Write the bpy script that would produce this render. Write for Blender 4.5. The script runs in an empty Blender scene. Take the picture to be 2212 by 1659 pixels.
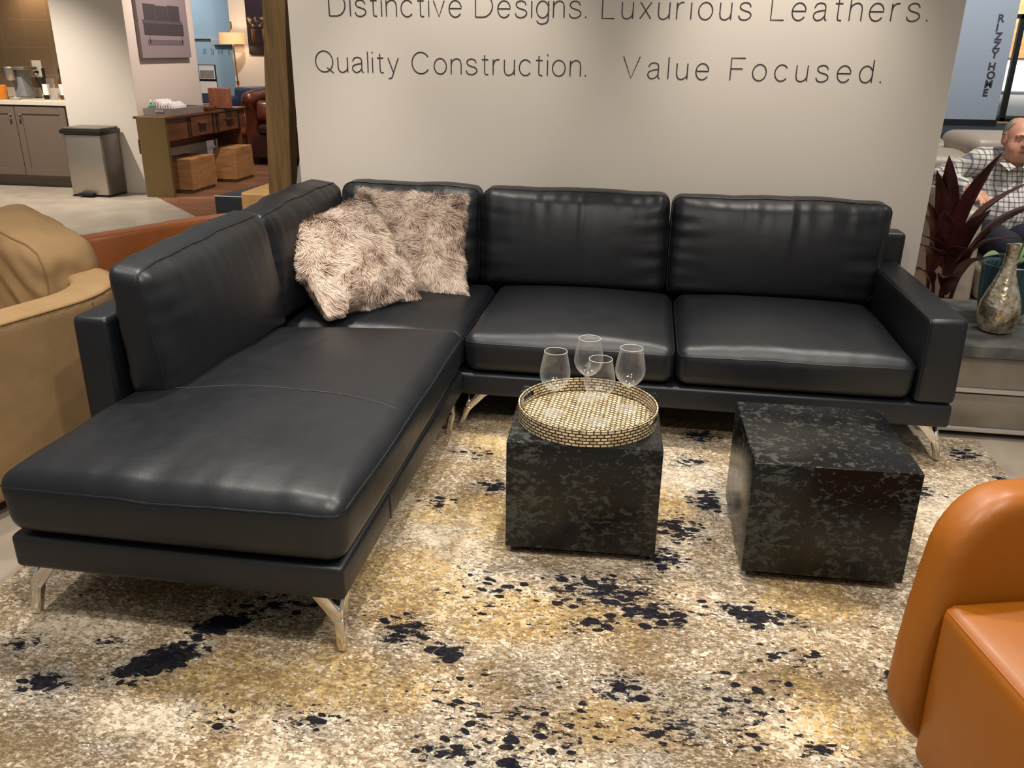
import bpy, bmesh, math, random
import numpy as np
from mathutils import Vector, Matrix, noise
random.seed(7); np.random.seed(7)
C = bpy.context.scene.collection
PI = math.pi
V = Vector

# ------------------------------------------------------------------ materials
def lin(c):
    if isinstance(c, str):
        c = tuple(int(c[i:i+2], 16) for i in (0, 2, 4))
    return tuple(((v/255)/12.92 if v/255 <= .04045 else (((v/255)+.055)/1.055)**2.4) for v in c) + (1,)

class N:
    """small wrapper to write node trees"""
    def __init__(s, name):
        s.m = bpy.data.materials.new(name); s.m.use_nodes = True
        s.t = s.m.node_tree; s.n = s.t.nodes; s.n.clear()
        s.out = s.n.new('ShaderNodeOutputMaterial')
        s.bs = s.n.new('ShaderNodeBsdfPrincipled')
        s.L(s.bs.outputs[0], s.out.inputs[0])
        s._co = None
    def L(s, a, b): s.t.links.new(a, b)
    def node(s, typ, **kw):
        x = s.n.new(typ)
        for k, v in kw.items(): setattr(x, k, v)
        return x
    def put(s, sock, v):
        if v is None: return
        if isinstance(v, bpy.types.NodeSocket): s.L(v, sock)
        else: sock.default_value = v
    @property
    def co(s):
        if s._co is None: s._co = s.node('ShaderNodeTexCoord').outputs['Object']
        return s._co
    def map(s, scale=(1,1,1), loc=(0,0,0), rot=(0,0,0), vec=None, typ='POINT'):
        x = s.node('ShaderNodeMapping', vector_type=typ)
        s.put(x.inputs[0], vec or s.co)
        x.inputs['Location'].default_value = loc; x.inputs['Rotation'].default_value = rot; x.inputs['Scale'].default_value = scale
        return x.outputs[0]
    def noise(s, scale, detail=4, rough=.55, vec=None, dist=0):
        x = s.node('ShaderNodeTexNoise'); s.put(x.inputs['Vector'], vec or s.co)
        x.inputs['Scale'].default_value = scale; x.inputs['Detail'].default_value = detail
        x.inputs['Roughness'].default_value = rough; x.inputs['Distortion'].default_value = dist
        return x.outputs['Fac']
    def noisec(s, scale, detail=3, vec=None):
        x = s.node('ShaderNodeTexNoise'); s.put(x.inputs['Vector'], vec or s.co)
        x.inputs['Scale'].default_value = scale; x.inputs['Detail'].default_value = detail
        return x.outputs['Color']
    def voro(s, scale, feature='F1', vec=None, out='Distance', rnd=1):
        x = s.node('ShaderNodeTexVoronoi', feature=feature); s.put(x.inputs['Vector'], vec or s.co)
        x.inputs['Scale'].default_value = scale; x.inputs['Randomness'].default_value = rnd
        return x.outputs[out]
    def ramp(s, fac, stops, interp='LINEAR'):
        x = s.node('ShaderNodeValToRGB'); s.put(x.inputs[0], fac); r = x.color_ramp; r.interpolation = interp
        while len(r.elements) < len(stops): r.elements.new(.5)
        for e, (p, c) in zip(r.elements, stops):
            e.position = p; e.color = c if len(c) == 4 and not isinstance(c, str) and max(c) <= 1 else lin(c)
        return x.outputs[0]
    def mix(s, fac, a, b, mode='MIX'):
        x = s.node('ShaderNodeMix', data_type='RGBA', blend_type=mode)
        s.put(x.inputs[0], fac); s.put(x.inputs[6], a); s.put(x.inputs[7], b)
        return x.outputs[2]
    def math(s, op, a, b=None, c=None):
        x = s.node('ShaderNodeMath', operation=op)
        s.put(x.inputs[0], a); s.put(x.inputs[1], b); s.put(x.inputs[2], c)
        return x.outputs[0]
    def step(s, v, lo, hi):
        x = s.node('ShaderNodeMapRange', clamp=True); s.put(x.inputs[0], v); s.put(x.inputs[1], lo); s.put(x.inputs[2], hi)
        x.interpolation_type = 'SMOOTHSTEP'
        return x.outputs[0]
    def bump(s, h, strength=.3, dist=.01, prev=None):
        x = s.node('ShaderNodeBump'); s.put(x.inputs['Height'], h)
        x.inputs['Strength'].default_value = strength; x.inputs['Distance'].default_value = dist
        if prev is not None: s.L(prev, x.inputs['Normal'])
        s.L(x.outputs[0], s.bs.inputs['Normal']); return x.outputs[0]
    def set(s, **kw):
        for k, v in kw.items():
            s.put(s.bs.inputs[{'col':'Base Color','rough':'Roughness','metal':'Metallic','spec':'Specular IOR Level','coat':'Coat Weight','coatr':'Coat Roughness','sheen':'Sheen Weight','em':'Emission Color','es':'Emission Strength','trans':'Transmission Weight','ior':'IOR','alpha':'Alpha'}[k]], v)
        return s

def plain(name, col, rough=.5, metal=0, var=.12, scale=9, spec=.5, bump=0, bscale=60, coat=0):
    m = N(name); c = lin(col)
    d = tuple(v*(1-var) for v in c[:3]) + (1,); e = tuple(min(1, v*(1+var)) for v in c[:3]) + (1,)
    m.set(col=m.mix(m.noise(scale), d, e), rough=rough, metal=metal, spec=spec, coat=coat)
    if bump: m.bump(m.noise(bscale, 3), bump, .004)
    return m.m

def leather(name, col, rough=.42, var=.15, grain=.12, wr=.12, spec=.5):
    m = N(name); c = lin(col)
    d = tuple(v*(1-var) for v in c[:3]) + (1,); e = tuple(min(1, v*(1+var)) for v in c[:3]) + (1,)
    m.set(col=m.mix(m.noise(5, 5), d, e), spec=spec)
    m.set(rough=m.math('MULTIPLY_ADD', m.noise(14, 4), .16, rough-.08))
    b = m.bump(m.voro(420), grain, .0012)
    b = m.bump(m.noise(9, 4, .5, dist=.6), wr, .012, b)
    return m.m

MAT = {}
MAT['blackleather'] = leather('black_leather', '13161b', .42, spec=.5)
MAT['blackseam'] = plain('black_thread', '3b3b3a', .6)
MAT['chrome'] = plain('chrome', 'e0dcd6', .2, 1, .03)
MAT['orange'] = leather('cognac_leather', '945407', .42, .08, .06, .03)
MAT['orangeseam'] = plain('cognac_thread', 'a45a10', .6)
MAT['tanleather'] = leather('tan_leather', '9a5626', .36, .3, .08, .05)
MAT['brownleather'] = leather('brown_leather', '5c2a16', .3, .35)
MAT['darkbrown'] = leather('dark_brown_leather', '3a211a', .32, .3)
MAT['navyleather'] = leather('navy_leather', '26344a', .4, .2)
MAT['greyleather'] = leather('beige_leather', 'a3978a', .4, .08)
MAT['suede'] = plain('camel_suede', '9c7f5a', .9, 0, .3, 6, .2, .3, 300)
MAT['suedeseam'] = plain('suede_seam', '876b46', .9)
MAT['wallpaint'] = plain('wall_paint', 'd6cdc1', .75, 0, .015, 3, .3)
MAT['pillarpaint'] = plain('pillar_paint', 'd3c8bb', .8, 0, .015, 3, .3)
MAT['ink'] = plain('dark_lettering', '332c30', .5)
MAT['white'] = plain('white_plastic', 'e9e6df', .4, 0, .03)
MAT['black'] = plain('black_plastic', '141415', .4, 0, .1)
MAT['blackmatte'] = plain('black_cloth', '0c0c0e', .85, 0, .3, 20)
MAT['steel'] = plain('brushed_steel', 'b9b1a6', .42, 1, .06, 4)
MAT['steelside'] = plain('dark_steel', '6f6a62', .4, .6, .08, 4)
MAT['brass'] = plain('brass', 'c9a36a', .25, 1, .05)
MAT['taupe'] = plain('taupe_cabinet_paint', '6a5b4e', .5, 0, .04, 5)
MAT['counter'] = plain('pale_counter', 'cfc4b2', .3, 0, .05, 20)
MAT['teal'] = plain('teal_glaze', '35545f', .35, 0, .12, 14)
MAT['greencloth'] = plain('leaf_green', '8aa37b', .45, 0, .15, 20)
MAT['stemgreen'] = plain('stem_green', '5a6b2f', .5, 0, .2, 20)
MAT['skin'] = plain('skin', 'd19a82', .5, 0, .1, 30)
MAT['hairgrey'] = plain('grey_hair', '8f8579', .7, 0, .25, 60)
MAT['trousers'] = plain('navy_trousers', '171a2b', .8, 0, .2, 40)
MAT['shoe'] = leather('shoe_leather', '1c1512', .4)
MAT['eyewhite'] = plain('eye_white', 'e8e2da', .3, 0, .02)
MAT['eyedark'] = plain('eye_iris', '2b1d15', .3, 0, .1)
MAT['lip'] = plain('lip', 'b06a5c', .5, 0, .1)
MAT['bluewall'] = plain('blue_wall_paint', '7f929d', .8, 0, .03, 2, .3)
MAT['slatewall'] = plain('slate_wall_paint', '8f959c', .8, 0, .03, 2, .3)
MAT['greyplastic'] = plain('grey_plastic', '8d8f92', .5)
MAT['paper'] = plain('white_paper', 'f0ebe8', .7, 0, .03)
MAT['trayleather'] = plain('grey_tray', '847c74', .5, 0, .15, 20)
MAT['darkcarpet'] = plain('dark_carpet', '2c3439', .95, 0, .25, 300, .2)
MAT['beddinglinen'] = plain('pale_upholstery', 'cfd0ce', .8, 0, .05)
MAT['orangewax'] = plain('amber_candle', 'd07a20', .35, 0, .2, 12)
MAT['amber'] = plain('amber_bottle_glass', '5a3b14', .1, 0, .2, 20, .8)
MAT['darkglass'] = plain('dark_bottle_glass', '0d100c', .08, 0, .2, 20, .8)
MAT['soil'] = plain('potting_soil', '1f1712', .95, 0, .3, 40)

def wood(name, a, b, scale=(3,40,3), rough=.5, rot=(0,0,0), bump=.1, planks=None):
    m = N(name); v = m.map(scale, rot=rot)
    f = m.noise(1, 6, .6, v, .8)
    col = m.ramp(f, [(.3, a), (.7, b)])
    if planks:
        br = m.node('ShaderNodeTexBrick'); m.put(br.inputs['Vector'], m.map((1,1,1), rot=planks[0]))
        br.inputs['Scale'].default_value = 1; br.inputs['Brick Width'].default_value = planks[1]; br.inputs['Row Height'].default_value = planks[2]
        br.inputs['Mortar Size'].default_value = .003
        br.inputs['Color1'].default_value = (.75,.75,.75,1); br.inputs['Color2'].default_value = (1.15,1.15,1.15,1); br.inputs['Mortar'].default_value = (.35,.35,.35,1)
        col = m.mix(1, col, br.outputs[0], 'MULTIPLY')
    m.set(col=col, rough=rough)
    if bump: m.bump(f, bump, .004)
    return m.m
MAT['post'] = wood('rough_sawn_timber', '4a361a', '7d6238', (25,25,1.6), .8, bump=.5)
MAT['walnut'] = wood('walnut_veneer', '4a2b18', '74462a', (14,2,14), .32, bump=.03)
MAT['oak'] = wood('oak_veneer', '8f6338', 'b98a57', (3,3,14), .5, bump=.05)
MAT['oliveslab'] = plain('antique_gold_panel', '6f5a34', .5, .35, .06, 5)
MAT['frameboard'] = wood('copper_wood_board', '7d4a32', 'a06a4a', (8,8,3), .4)
MAT['woodfloor'] = wood('wood_floor', '6f4a35', '8f654b', (2.2,26,3), .35, planks=((0,0,0), 1.3, .16))
MAT['woodfloor2'] = wood('pale_wood_floor', '9a7555', 'bb9571', (2.2,26,3), .35, planks=((0,0,0), 1.3, .16))

m = N('concrete_floor'); f = m.noise(1.7, 6, .6)
m.set(col=m.mix(m.step(f, .3, .7), lin('988c7c'), lin('aea292')), rough=m.math('MULTIPLY_ADD', m.noise(6, 4), .25, .22)); MAT['concrete'] = m.m
m = N('taupe_wall_tile')
br = m.node('ShaderNodeTexBrick', offset=0.0); m.put(br.inputs['Vector'], m.map((1,1,1), rot=(PI/2,0,0)))
br.inputs['Scale'].default_value = 1; br.inputs['Brick Width'].default_value = .30; br.inputs['Row Height'].default_value = .30; br.inputs['Mortar Size'].default_value = .003
br.inputs['Color1'].default_value = lin('85705a'); br.inputs['Color2'].default_value = lin('806c52'); br.inputs['Mortar'].default_value = lin('958166')
m.set(col=br.outputs[0], rough=.4); MAT['tile'] = m.m

# black lacquer with grey flecks (cube tables)
m = N('flecked_black_lacquer')
dv = m.mix(.06, m.map((1,1,1)), m.noisec(9, 3))
f1 = m.noise(46, 9, .74, m.map((.8,.8,1.3), vec=dv)); f2 = m.noise(7, 3, .5)
fl = m.step(m.math('ADD', f1, m.math('MULTIPLY', m.math('SUBTRACT', f2, .5), .25)), .53, .58)
m.set(col=m.mix(fl, lin('0c0c0d'), lin('363935')), rough=m.math('MULTIPLY_ADD', fl, .1, .22), spec=.42, coat=.0)
m.bump(m.noise(30, 7, .6, m.map((1,1,1.2))), .25, .004); MAT['fleck'] = m.m

# capiz / bamboo brick mosaic
def mosaic(name, rot, bw, bh, cyl=False):
    m = N(name)
    if cyl:
        uv = m.node('ShaderNodeUVMap').outputs[0]
    else: uv = m.map((1,1,1), rot=rot)
    uv = m.mix(.004, uv, m.noisec(40, 2))
    br = m.node('ShaderNodeTexBrick'); m.put(br.inputs['Vector'], uv)
    br.inputs['Scale'].default_value = 1; br.inputs['Brick Width'].default_value = bw; br.inputs['Row Height'].default_value = bh
    br.inputs['Mortar Size'].default_value = .0024; br.inputs['Mortar Smooth'].default_value = .2; br.inputs['Bias'].default_value = -.1
    br.inputs['Color1'].default_value = lin('d3c8a8'); br.inputs['Color2'].default_value = lin('b5a480'); br.inputs['Mortar'].default_value = lin('3d2b18')
    col = m.mix(m.step(m.noise(30, 3), .45, .8), br.outputs[0], m.mix(1, br.outputs[0], lin('b89f7a'), 'MULTIPLY'))
    m.set(col=col, rough=.35); m.bump(m.math('SUBTRACT', 1, br.outputs['Fac']), .3, .001)
    return m.m
MAT['mosaic'] = mosaic('brick_mosaic_flat', (0,0,.55), .017, .0155)
MAT['mosaicrim'] = mosaic('brick_mosaic_rim', (0,0,0), .022, .0105, True)

# thin clear glass; white diffuse mixed in as painted brightness along the edges
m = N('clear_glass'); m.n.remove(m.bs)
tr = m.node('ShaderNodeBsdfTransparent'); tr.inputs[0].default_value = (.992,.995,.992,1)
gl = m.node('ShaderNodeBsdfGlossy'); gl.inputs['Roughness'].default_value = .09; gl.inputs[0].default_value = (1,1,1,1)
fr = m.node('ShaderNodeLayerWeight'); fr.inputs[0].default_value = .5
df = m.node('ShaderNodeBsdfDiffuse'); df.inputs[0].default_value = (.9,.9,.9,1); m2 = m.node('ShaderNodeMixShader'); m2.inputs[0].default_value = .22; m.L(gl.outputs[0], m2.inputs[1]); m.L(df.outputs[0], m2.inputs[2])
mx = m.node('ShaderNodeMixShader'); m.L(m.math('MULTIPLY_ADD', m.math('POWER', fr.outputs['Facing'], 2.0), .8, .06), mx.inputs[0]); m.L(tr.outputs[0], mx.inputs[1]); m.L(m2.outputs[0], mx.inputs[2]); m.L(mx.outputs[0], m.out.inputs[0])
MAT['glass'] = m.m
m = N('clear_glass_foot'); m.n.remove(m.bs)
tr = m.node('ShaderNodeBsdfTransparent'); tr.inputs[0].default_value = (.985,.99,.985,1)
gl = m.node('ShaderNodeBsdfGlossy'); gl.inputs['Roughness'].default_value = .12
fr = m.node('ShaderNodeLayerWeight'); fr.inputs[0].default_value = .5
mx = m.node('ShaderNodeMixShader'); df = m.node('ShaderNodeBsdfDiffuse'); df.inputs[0].default_value = (.9,.9,.88,1); m2 = m.node('ShaderNodeMixShader'); m2.inputs[0].default_value = .4; m.L(gl.outputs[0], m2.inputs[1]); m.L(df.outputs[0], m2.inputs[2]); m.L(m.math('MULTIPLY_ADD', m.math('POWER', fr.outputs['Facing'], 3), .5, .08), mx.inputs[0]); m.L(tr.outputs[0], mx.inputs[1]); m.L(m2.outputs[0], mx.inputs[2]); m.L(mx.outputs[0], m.out.inputs[0])  # foot brightness painted too: white diffuse blended into the reflection
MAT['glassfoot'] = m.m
m = N('glass_stem'); m.set(col=(1,1,1,1), rough=.02, trans=1, ior=1.45); MAT['solidglass'] = m.m
m = N('green_gel'); m.set(col=lin('62b58a'), rough=.1, trans=.5); MAT['gel'] = m.m

# mercury glass vase
m = N('mercury_glass')
a = m.noise(26, 6, .7); b = m.noise(7, 4)
m.set(col=m.ramp(m.math('MULTIPLY_ADD', m.math('SUBTRACT', b, .5), .5, a), [(.32, '4a3b28'), (.42, 'ab9876'), (.55, 'ddd2bb'), (.7, 'f6f0e4')]), metal=.85, rough=.22)
m.bump(m.voro(60), .35, .004); MAT['mercury'] = m.m
# dark stone slab, silver drawer
m = N('dark_stone'); m.set(col=m.ramp(m.noise(9, 7, .6), [(.35, '3d3d3f'), (.65, '66655f')]), rough=.5); MAT['stone'] = m.m
m = N('silver_drawer'); m.set(col=m.ramp(m.noise(6, 5), [(.3, '7c756b'), (.7, '989084')]), rough=.3, metal=.35); MAT['silver'] = m.m
# burgundy leaf
m = N('burgundy_leaf'); m.set(col=m.ramp(m.noise(16, 5, .6, m.map((1,1,.3))), [(.3, '2b1413'), (.7, '5c2a2a')]), rough=.38); MAT['leaf'] = m.m
# plaid shirt
m = N('plaid_shirt')
sx = m.node('ShaderNodeSeparateXYZ'); m.put(sx.inputs[0], m.map((1,1,1)))
def stripes(c, per, lo, off=0):
    return m.step(m.math('ABSOLUTE', m.math('SUBTRACT', m.math('FRACT', m.math('MULTIPLY_ADD', c, 1/per, off)), .5)), lo+.05, lo)
hx = m.math('ADD', sx.outputs[0], m.math('MULTIPLY', sx.outputs[1], .35))
col = m.mix(m.math('MULTIPLY', stripes(hx, .055, .05), .7), lin('e0ded6'), lin('3c4266'))
col = m.mix(m.math('MULTIPLY', stripes(sx.outputs[2], .058, .05), .7), col, lin('3c4266'))
col = m.mix(m.math('MULTIPLY', stripes(hx, .055, .03, .5), .6), col, lin('2c2c34'))
col = m.mix(m.math('MULTIPLY', stripes(sx.outputs[2], .058, .03, .5), .6), col, lin('2c2c34'))
m.set(col=col, rough=.85); m.bump(m.noise(14, 3), .4, .01); MAT['plaid'] = m.m
# pillow fur
m = N('pillow_fur')
at = m.node('ShaderNodeAttribute', attribute_name='tip'); rn = m.node('ShaderNodeAttribute', attribute_name='rnd')
z1 = m.noise(8, 4, .6); z2 = m.noise(26, 3)
k = m.math('ADD', m.math('MULTIPLY_ADD', z1, 2.0, -1.0), m.math('MULTIPLY_ADD', z2, .7, -.35))
k = m.math('ADD', k, m.math('MULTIPLY_ADD', rn.outputs['Fac'], .5, -.25))
k = m.math('ADD', m.math('MULTIPLY_ADD', at.outputs['Fac'], .5, .28), k)
m.set(col=m.ramp(k, [(.1, '6b5347'), (.4, 'ab8f7d'), (.6, 'd8c0ac'), (.9, 'ecdac8')]), rough=.6, spec=.25, sheen=.2); MAT['fur'] = m.m
MAT['furskin'] = plain('pillow_cloth', '957c6c', .9, 0, .2, 20)
# lamp shade (lit)
m = N('lit_lamp_shade'); m.set(col=lin('e0b98c'), rough=.8, em=lin('f0b072'), es=.55); m.bump(m.noise(200), .1); MAT['shade'] = m.m
# bag-like far glass
m = N('dark_pane'); m.set(col=lin('b9b2aa'), rough=.2); MAT['farpale'] = m.m

MAT['glassrim'] = plain('glass_rim', 'c9cac6', .15, 0, .02)
# ------------------------------------------------------------------ rug material (pattern woven into the rug)
m = N('abstract_rug_pile')
rag = m.mix(.05, m.co, m.noisec(5, 4))
rag2 = m.mix(.012, m.co, m.noisec(60, 2))
def blob(cx, cy, rx, ry, ang=0, w=1):
    v = m.map((rx*.95, ry*.95, 1), (cx*.95+.025, cy*.95+.025, .0355), (0, 0, ang), rag, 'TEXTURE')
    g = m.node('ShaderNodeTexGradient', gradient_type='QUADRATIC_SPHERE'); m.put(g.inputs[0], v)
    o = m.math('POWER', g.outputs['Fac'], .55)
    return m.math('MULTIPLY', o, w) if w != 1 else o
def union(bl):
    r = None
    for b in bl:
        o = blob(*b); r = o if r is None else m.math('MAXIMUM', r, o)
    return r
fine = m.noise(150, 4, .7, m.map((.7, 1.25, 1)))
mid = m.noise(38, 5, .62, m.map((.75, 1.3, 1), vec=rag2))
big = m.noise(2.6, 5, .6); big2 = m.noise(2.1, 5, .6, m.map((1,1,1), (5, 3, 1)))
och = union([(-.56,2.56,.35,.30), (-.28,2.02,.38,.2,.2), (-.75,1.68,.42,.2,.2), (.02,1.67,.22,.16), (-1.03,1.62,.4,.2), (-.57,3.18,.22,.14), (.55,2.28,.28,.14), (-.62,2.2,.32,.3), (.1,2.75,.2,.3), (.6,1.75,.2,.16)])
cre = union([(-.37,1.66,.17,.17,.3), (-1.53,1.78,.30,.15), (-.56,2.4,.28,.32), (.24,1.91,.2,.09), (.44,1.72,.16,.13), (-1.16,1.46,.24,.1), (.23,3.0,.3,.2), (-.75,1.38,.2,.12), (1.2,2.9,.4,.55), (-.45,3.2,.3,.14), (-.1,1.45,.3,.1), (.1,3.3,.25,.16)])
tau = union([(-.2,1.73,.22,.16), (.45,1.9,.25,.12), (-1.33,1.40,.3,.12), (.27,1.56,.25,.1), (-.3,2.5,.16,.14), (-1.4,1.98,.4,.1), (.15,1.8,.35,.4), (.6,2.9,.3,.5)])
navy = union([(-1.20,1.69,.20,.10,.75,1.3), (-1.11,1.86,.16,.08,.6,1.15), (-1.45,1.55,.12,.09,.3,.95), (-1.62,1.68,.10,.07,0,.7), (-1.38,1.73,.10,.05,.4,.75),
  (-1.0,1.97,.26,.10,.1,.72), (-.85,2.02,.12,.07,0,.7), (-.6,1.92,.16,.13,-.3,.82), (-.45,1.85,.12,.09,-.4,.8), (-.72,1.55,.20,.11,0,.66), (-.95,1.5,.14,.08,0,.55), (-.36,1.50,.16,.08,0,.72), (-.22,1.5,.1,.07,0,.75),
  (-.05,2.2,.36,.16,-.1,.80), (.1,2.12,.24,.14,0,.80), (-.1,2.25,.06,.03,0,1.0), (.02,2.15,.05,.03,0,1.0), (.12,2.1,.05,.03,0,1.0), (-.05,2.05,.16,.1,0,.66), (.03,1.78,.15,.12,.2,.76), (.12,1.66,.2,.12,0,.62), (.30,2.84,.13,.16,0,.92), (.19,2.62,.17,.17,0,.86), (.25,3.15,.12,.12,0,.78), (.3,3.42,.16,.12,0,.78), (.13,2.42,.15,.12,0,.76),
  (.4,2.16,.26,.11,0,.9), (.48,1.98,.2,.1,0,.62), (-.66,2.66,.12,.12,0,.68), (-.5,2.8,.13,.1,0,.68), (-.62,3.08,.2,.1,0,.6), (1.38,3.42,.15,.12,0,.8), (1.1,3.06,.14,.12,0,.7), (1.46,3.2,.1,.12,0,.7), (.76,1.95,.14,.16,0,.64), (.5,1.66,.14,.08,0,.62), (-1.7,2.15,.14,.2,0,.62), (-.4,2.15,.3,.25,0,.52), (-.2,1.62,.6,.3,0,.5), (.35,1.8,.3,.3,0,.54)])
# ground tone
gr = m.math('SUBTRACT', m.noise(62, 5, .68, m.map((.75, 1.25, 1), vec=rag2)), .5)
fn = m.math('SUBTRACT', fine, .5); md = m.math('SUBTRACT', mid, .5); b1 = m.math('SUBTRACT', big, .5); b2 = m.math('SUBTRACT', big2, .5)
def add(*t):
    r = None
    for x in t:
        if isinstance(x, tuple): x = m.math('MULTIPLY', x[0], x[1])
        r = x if r is None else m.math('ADD', r, x)
    return r
k3 = m.math('SUBTRACT', m.noise(7, 4, .6, m.map((1,1,1), (9,4,2))), .5)
zone = add((cre, .55), (tau, -.55), (b1, 1.3), (k3, .9))              # pale <-> plain taupe
oz = add((och, .62), (b2, -1.1), (k3, -.8))
net = m.ramp(m.math('ADD', add((gr, 1.3), (fn, 1.2), (zone, .3)), .5), [(.25, '66573f'), (.45, '857259'), (.6, '9b8a70'), (.8, 'b9a98f')])
gz = m.step(add((b2, 1.4), (navy, .5), (gr, 1.2), (fn, 1.2)), .08, .24)
net = m.mix(m.math('MULTIPLY', gz, .75), net, m.ramp(m.math('ADD', add((fn, 1.5), (gr, .8)), .5), [(.3, '716c64'), (.55, '9c978d'), (.8, 'bdb8ad')]))
om = m.step(add(oz, (gr, 1.1), (fn, 1.0)), .16, .36)
net = m.mix(m.math('MULTIPLY', om, .54), net, m.mix(m.step(gr, -.1, .12), lin('8c7042'), lin('b0935a')))
# pebbles: every cell has its own size and tone
pv = m.map((.85, 1.2, 1), vec=m.mix(.016, m.co, m.noisec(55, 3)))
vo = m.node('ShaderNodeTexVoronoi', feature='DISTANCE_TO_EDGE'); m.put(vo.inputs['Vector'], pv); vo.inputs['Scale'].default_value = 100
rc = m.node('ShaderNodeSeparateColor'); m.put(rc.inputs[0], m.voro(100, 'F1', pv, 'Color'))
sz = add((zone, .36), (rc.outputs[0], .34), (oz, .10), (fn, .35), (m.math('SUBTRACT', m.noise(16, 3), .5), .55))
peb = m.step(add((vo.outputs['Distance'], .55), sz), .30, .37)
pc = m.mix(m.step(rc.outputs[1], .2, .9), lin('ddd1bd'), lin('b9a88d'))
pc = m.mix(m.math('MULTIPLY', m.step(oz, .05, .4), m.step(rc.outputs[2], .25, .75)), pc, lin('c9ad70'))
col = m.mix(m.math('MULTIPLY', peb, .8), net, pc)
# dark slanting flecks, navy islands and patches
fv = m.map((.62, 1.7, 1), rot=(0, 0, -.55), vec=rag2)
flk = m.step(add((m.math('SUBTRACT', m.noise(62, 4, .62, fv), .5), 1.25), (m.math('SUBTRACT', m.noise(3.4, 3), .5), .8), (navy, .30)), .25, .27)
col = m.mix(m.math('MULTIPLY', flk, .92), col, lin('17171e'))
sv = m.map((.72, 1.2, 1), vec=m.mix(.03, m.co, m.noisec(26, 3)))
sd = m.voro(27, 'F1', sv); sr = m.node('ShaderNodeSeparateColor'); m.put(sr.inputs[0], m.voro(27, 'F1', sv, 'Color'))
spt = m.step(add((m.math('SUBTRACT', navy, .18), .95), (sr.outputs[0], .28), (sd, -1.0), (fn, .25)), .05, .08)
isl = m.math('SUBTRACT', m.noise(40, 3, .5, m.map((.7, 1.4, 1), rot=(0,0,-.4), vec=rag2)), .5)
nv = m.math('MAXIMUM', m.math('MULTIPLY', spt, m.step(navy, .12, .2)), m.step(add((isl, 1.5), (fn, .9), (gr, .35), (navy, .66)), .43, .45))
col = m.mix(m.math('MULTIPLY', nv, .97), col, m.mix(m.step(fn, .1, .2), lin('090b17'), lin('343a47')))
m.set(col=col, rough=.95, spec=.15)
m.bump(fine, .35, .003)
MAT['rug'] = m.m

# ------------------------------------------------------------------ object helpers
def tag(o, label=None, cat=None, group=None, kind=None):
    if label: o['label'] = label
    if cat: o['category'] = cat
    if group: o['group'] = group
    if kind: o['kind'] = kind
    return o
def thing(name, label, cat, loc, group=None):
    o = bpy.data.objects.new(name, None); C.objects.link(o); o.empty_display_size = .1
    o.location = loc
    return tag(o, label, cat, group)
def root_loc(o):
    l = V((0,0,0))
    while o is not None: l = l + V(o.location); o = o.parent
    return l
def obj(name, bm, mat, parent=None, smooth=True, origin=None):
    me = bpy.data.meshes.new(name)
    if isinstance(bm, bmesh.types.BMesh): bm.to_mesh(me); bm.free()
    else:
        me.from_pydata([tuple(v) for v in bm[0]], [], [tuple(f) for f in bm[1]]); me.update()
    off = root_loc(parent) if parent is not None else V(origin or (0,0,0))
    me.transform(Matrix.Translation(-off))
    if smooth:
        me.polygons.foreach_set('use_smooth', [True]*len(me.polygons))
        try: me.set_sharp_from_angle(angle=math.radians(38))
        except Exception: pass
    mats = mat if isinstance(mat, (list, tuple)) else [mat]
    for k in mats: me.materials.append(MAT[k] if isinstance(k, str) else k)
    o = bpy.data.objects.new(name, me); C.objects.link(o)
    if parent is not None: o.parent = parent
    else: o.location = off
    return o
def struct(name, bm, mat, smooth=True):
    return tag(obj(name, bm, mat, smooth=smooth), kind='structure')
def copy_tree(o, loc=None, label=None, parent=None):
    c = o.copy(); C.objects.link(c)
    if parent is not None: c.parent = parent
    if loc is not None: c.location = loc
    if label: c['label'] = label
    for ch in list(o.children): copy_tree(ch, parent=c)
    return c

def box(x0, x1, y0, y1, z0, z1, r=0, seg=2, bm=None):
    b = bmesh.new()
    bmesh.ops.create_cube(b, size=1)
    for v in b.verts: v.co = V((x0+(v.co.x+.5)*(x1-x0), y0+(v.co.y+.5)*(y1-y0), z0+(v.co.z+.5)*(z1-z0)))
    if r: bmesh.ops.bevel(b, geom=list(b.edges), offset=r, segments=seg, profile=.5, affect='EDGES')
    if bm is None: return b
    join(bm, b); return bm
def join(bm, b):
    t = bpy.data.meshes.new('t'); b.to_mesh(t); b.free(); bm.from_mesh(t); bpy.data.meshes.remove(t)
def hexa(p, r=0, seg=2):
    """8 corners: bottom 4 ccw, top 4 ccw"""
    b = bmesh.new(); v = [b.verts.new(q) for q in p]
    for f in ((3,2,1,0),(4,5,6,7),(0,1,5,4),(1,2,6,5),(2,3,7,6),(3,0,4,7)): b.faces.new([v[i] for i in f])
    if r: bmesh.ops.bevel(b, geom=list(b.edges), offset=r, segments=seg, profile=.5, affect='EDGES')
    return b
def prism(poly, ext, r=0):
    """polygon (list of 3D points) extruded along vector ext"""
    b = bmesh.new(); v = [b.verts.new(q) for q in poly]; f = b.faces.new(v)
    g = bmesh.ops.extrude_face_region(b, geom=[f])
    for q in g['geom']:
        if isinstance(q, bmesh.types.BMVert): q.co += V(ext)
    bmesh.ops.recalc_face_normals(b, faces=b.faces)
    if r: bmesh.ops.bevel(b, geom=list(b.edges), offset=r, segments=2, profile=.5, affect='EDGES')
    return b
def rotz(bm, a, c):
    bmesh.ops.rotate(bm, verts=bm.verts, cent=V(c), matrix=Matrix.Rotation(a, 3, 'Z')); return bm
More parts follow.
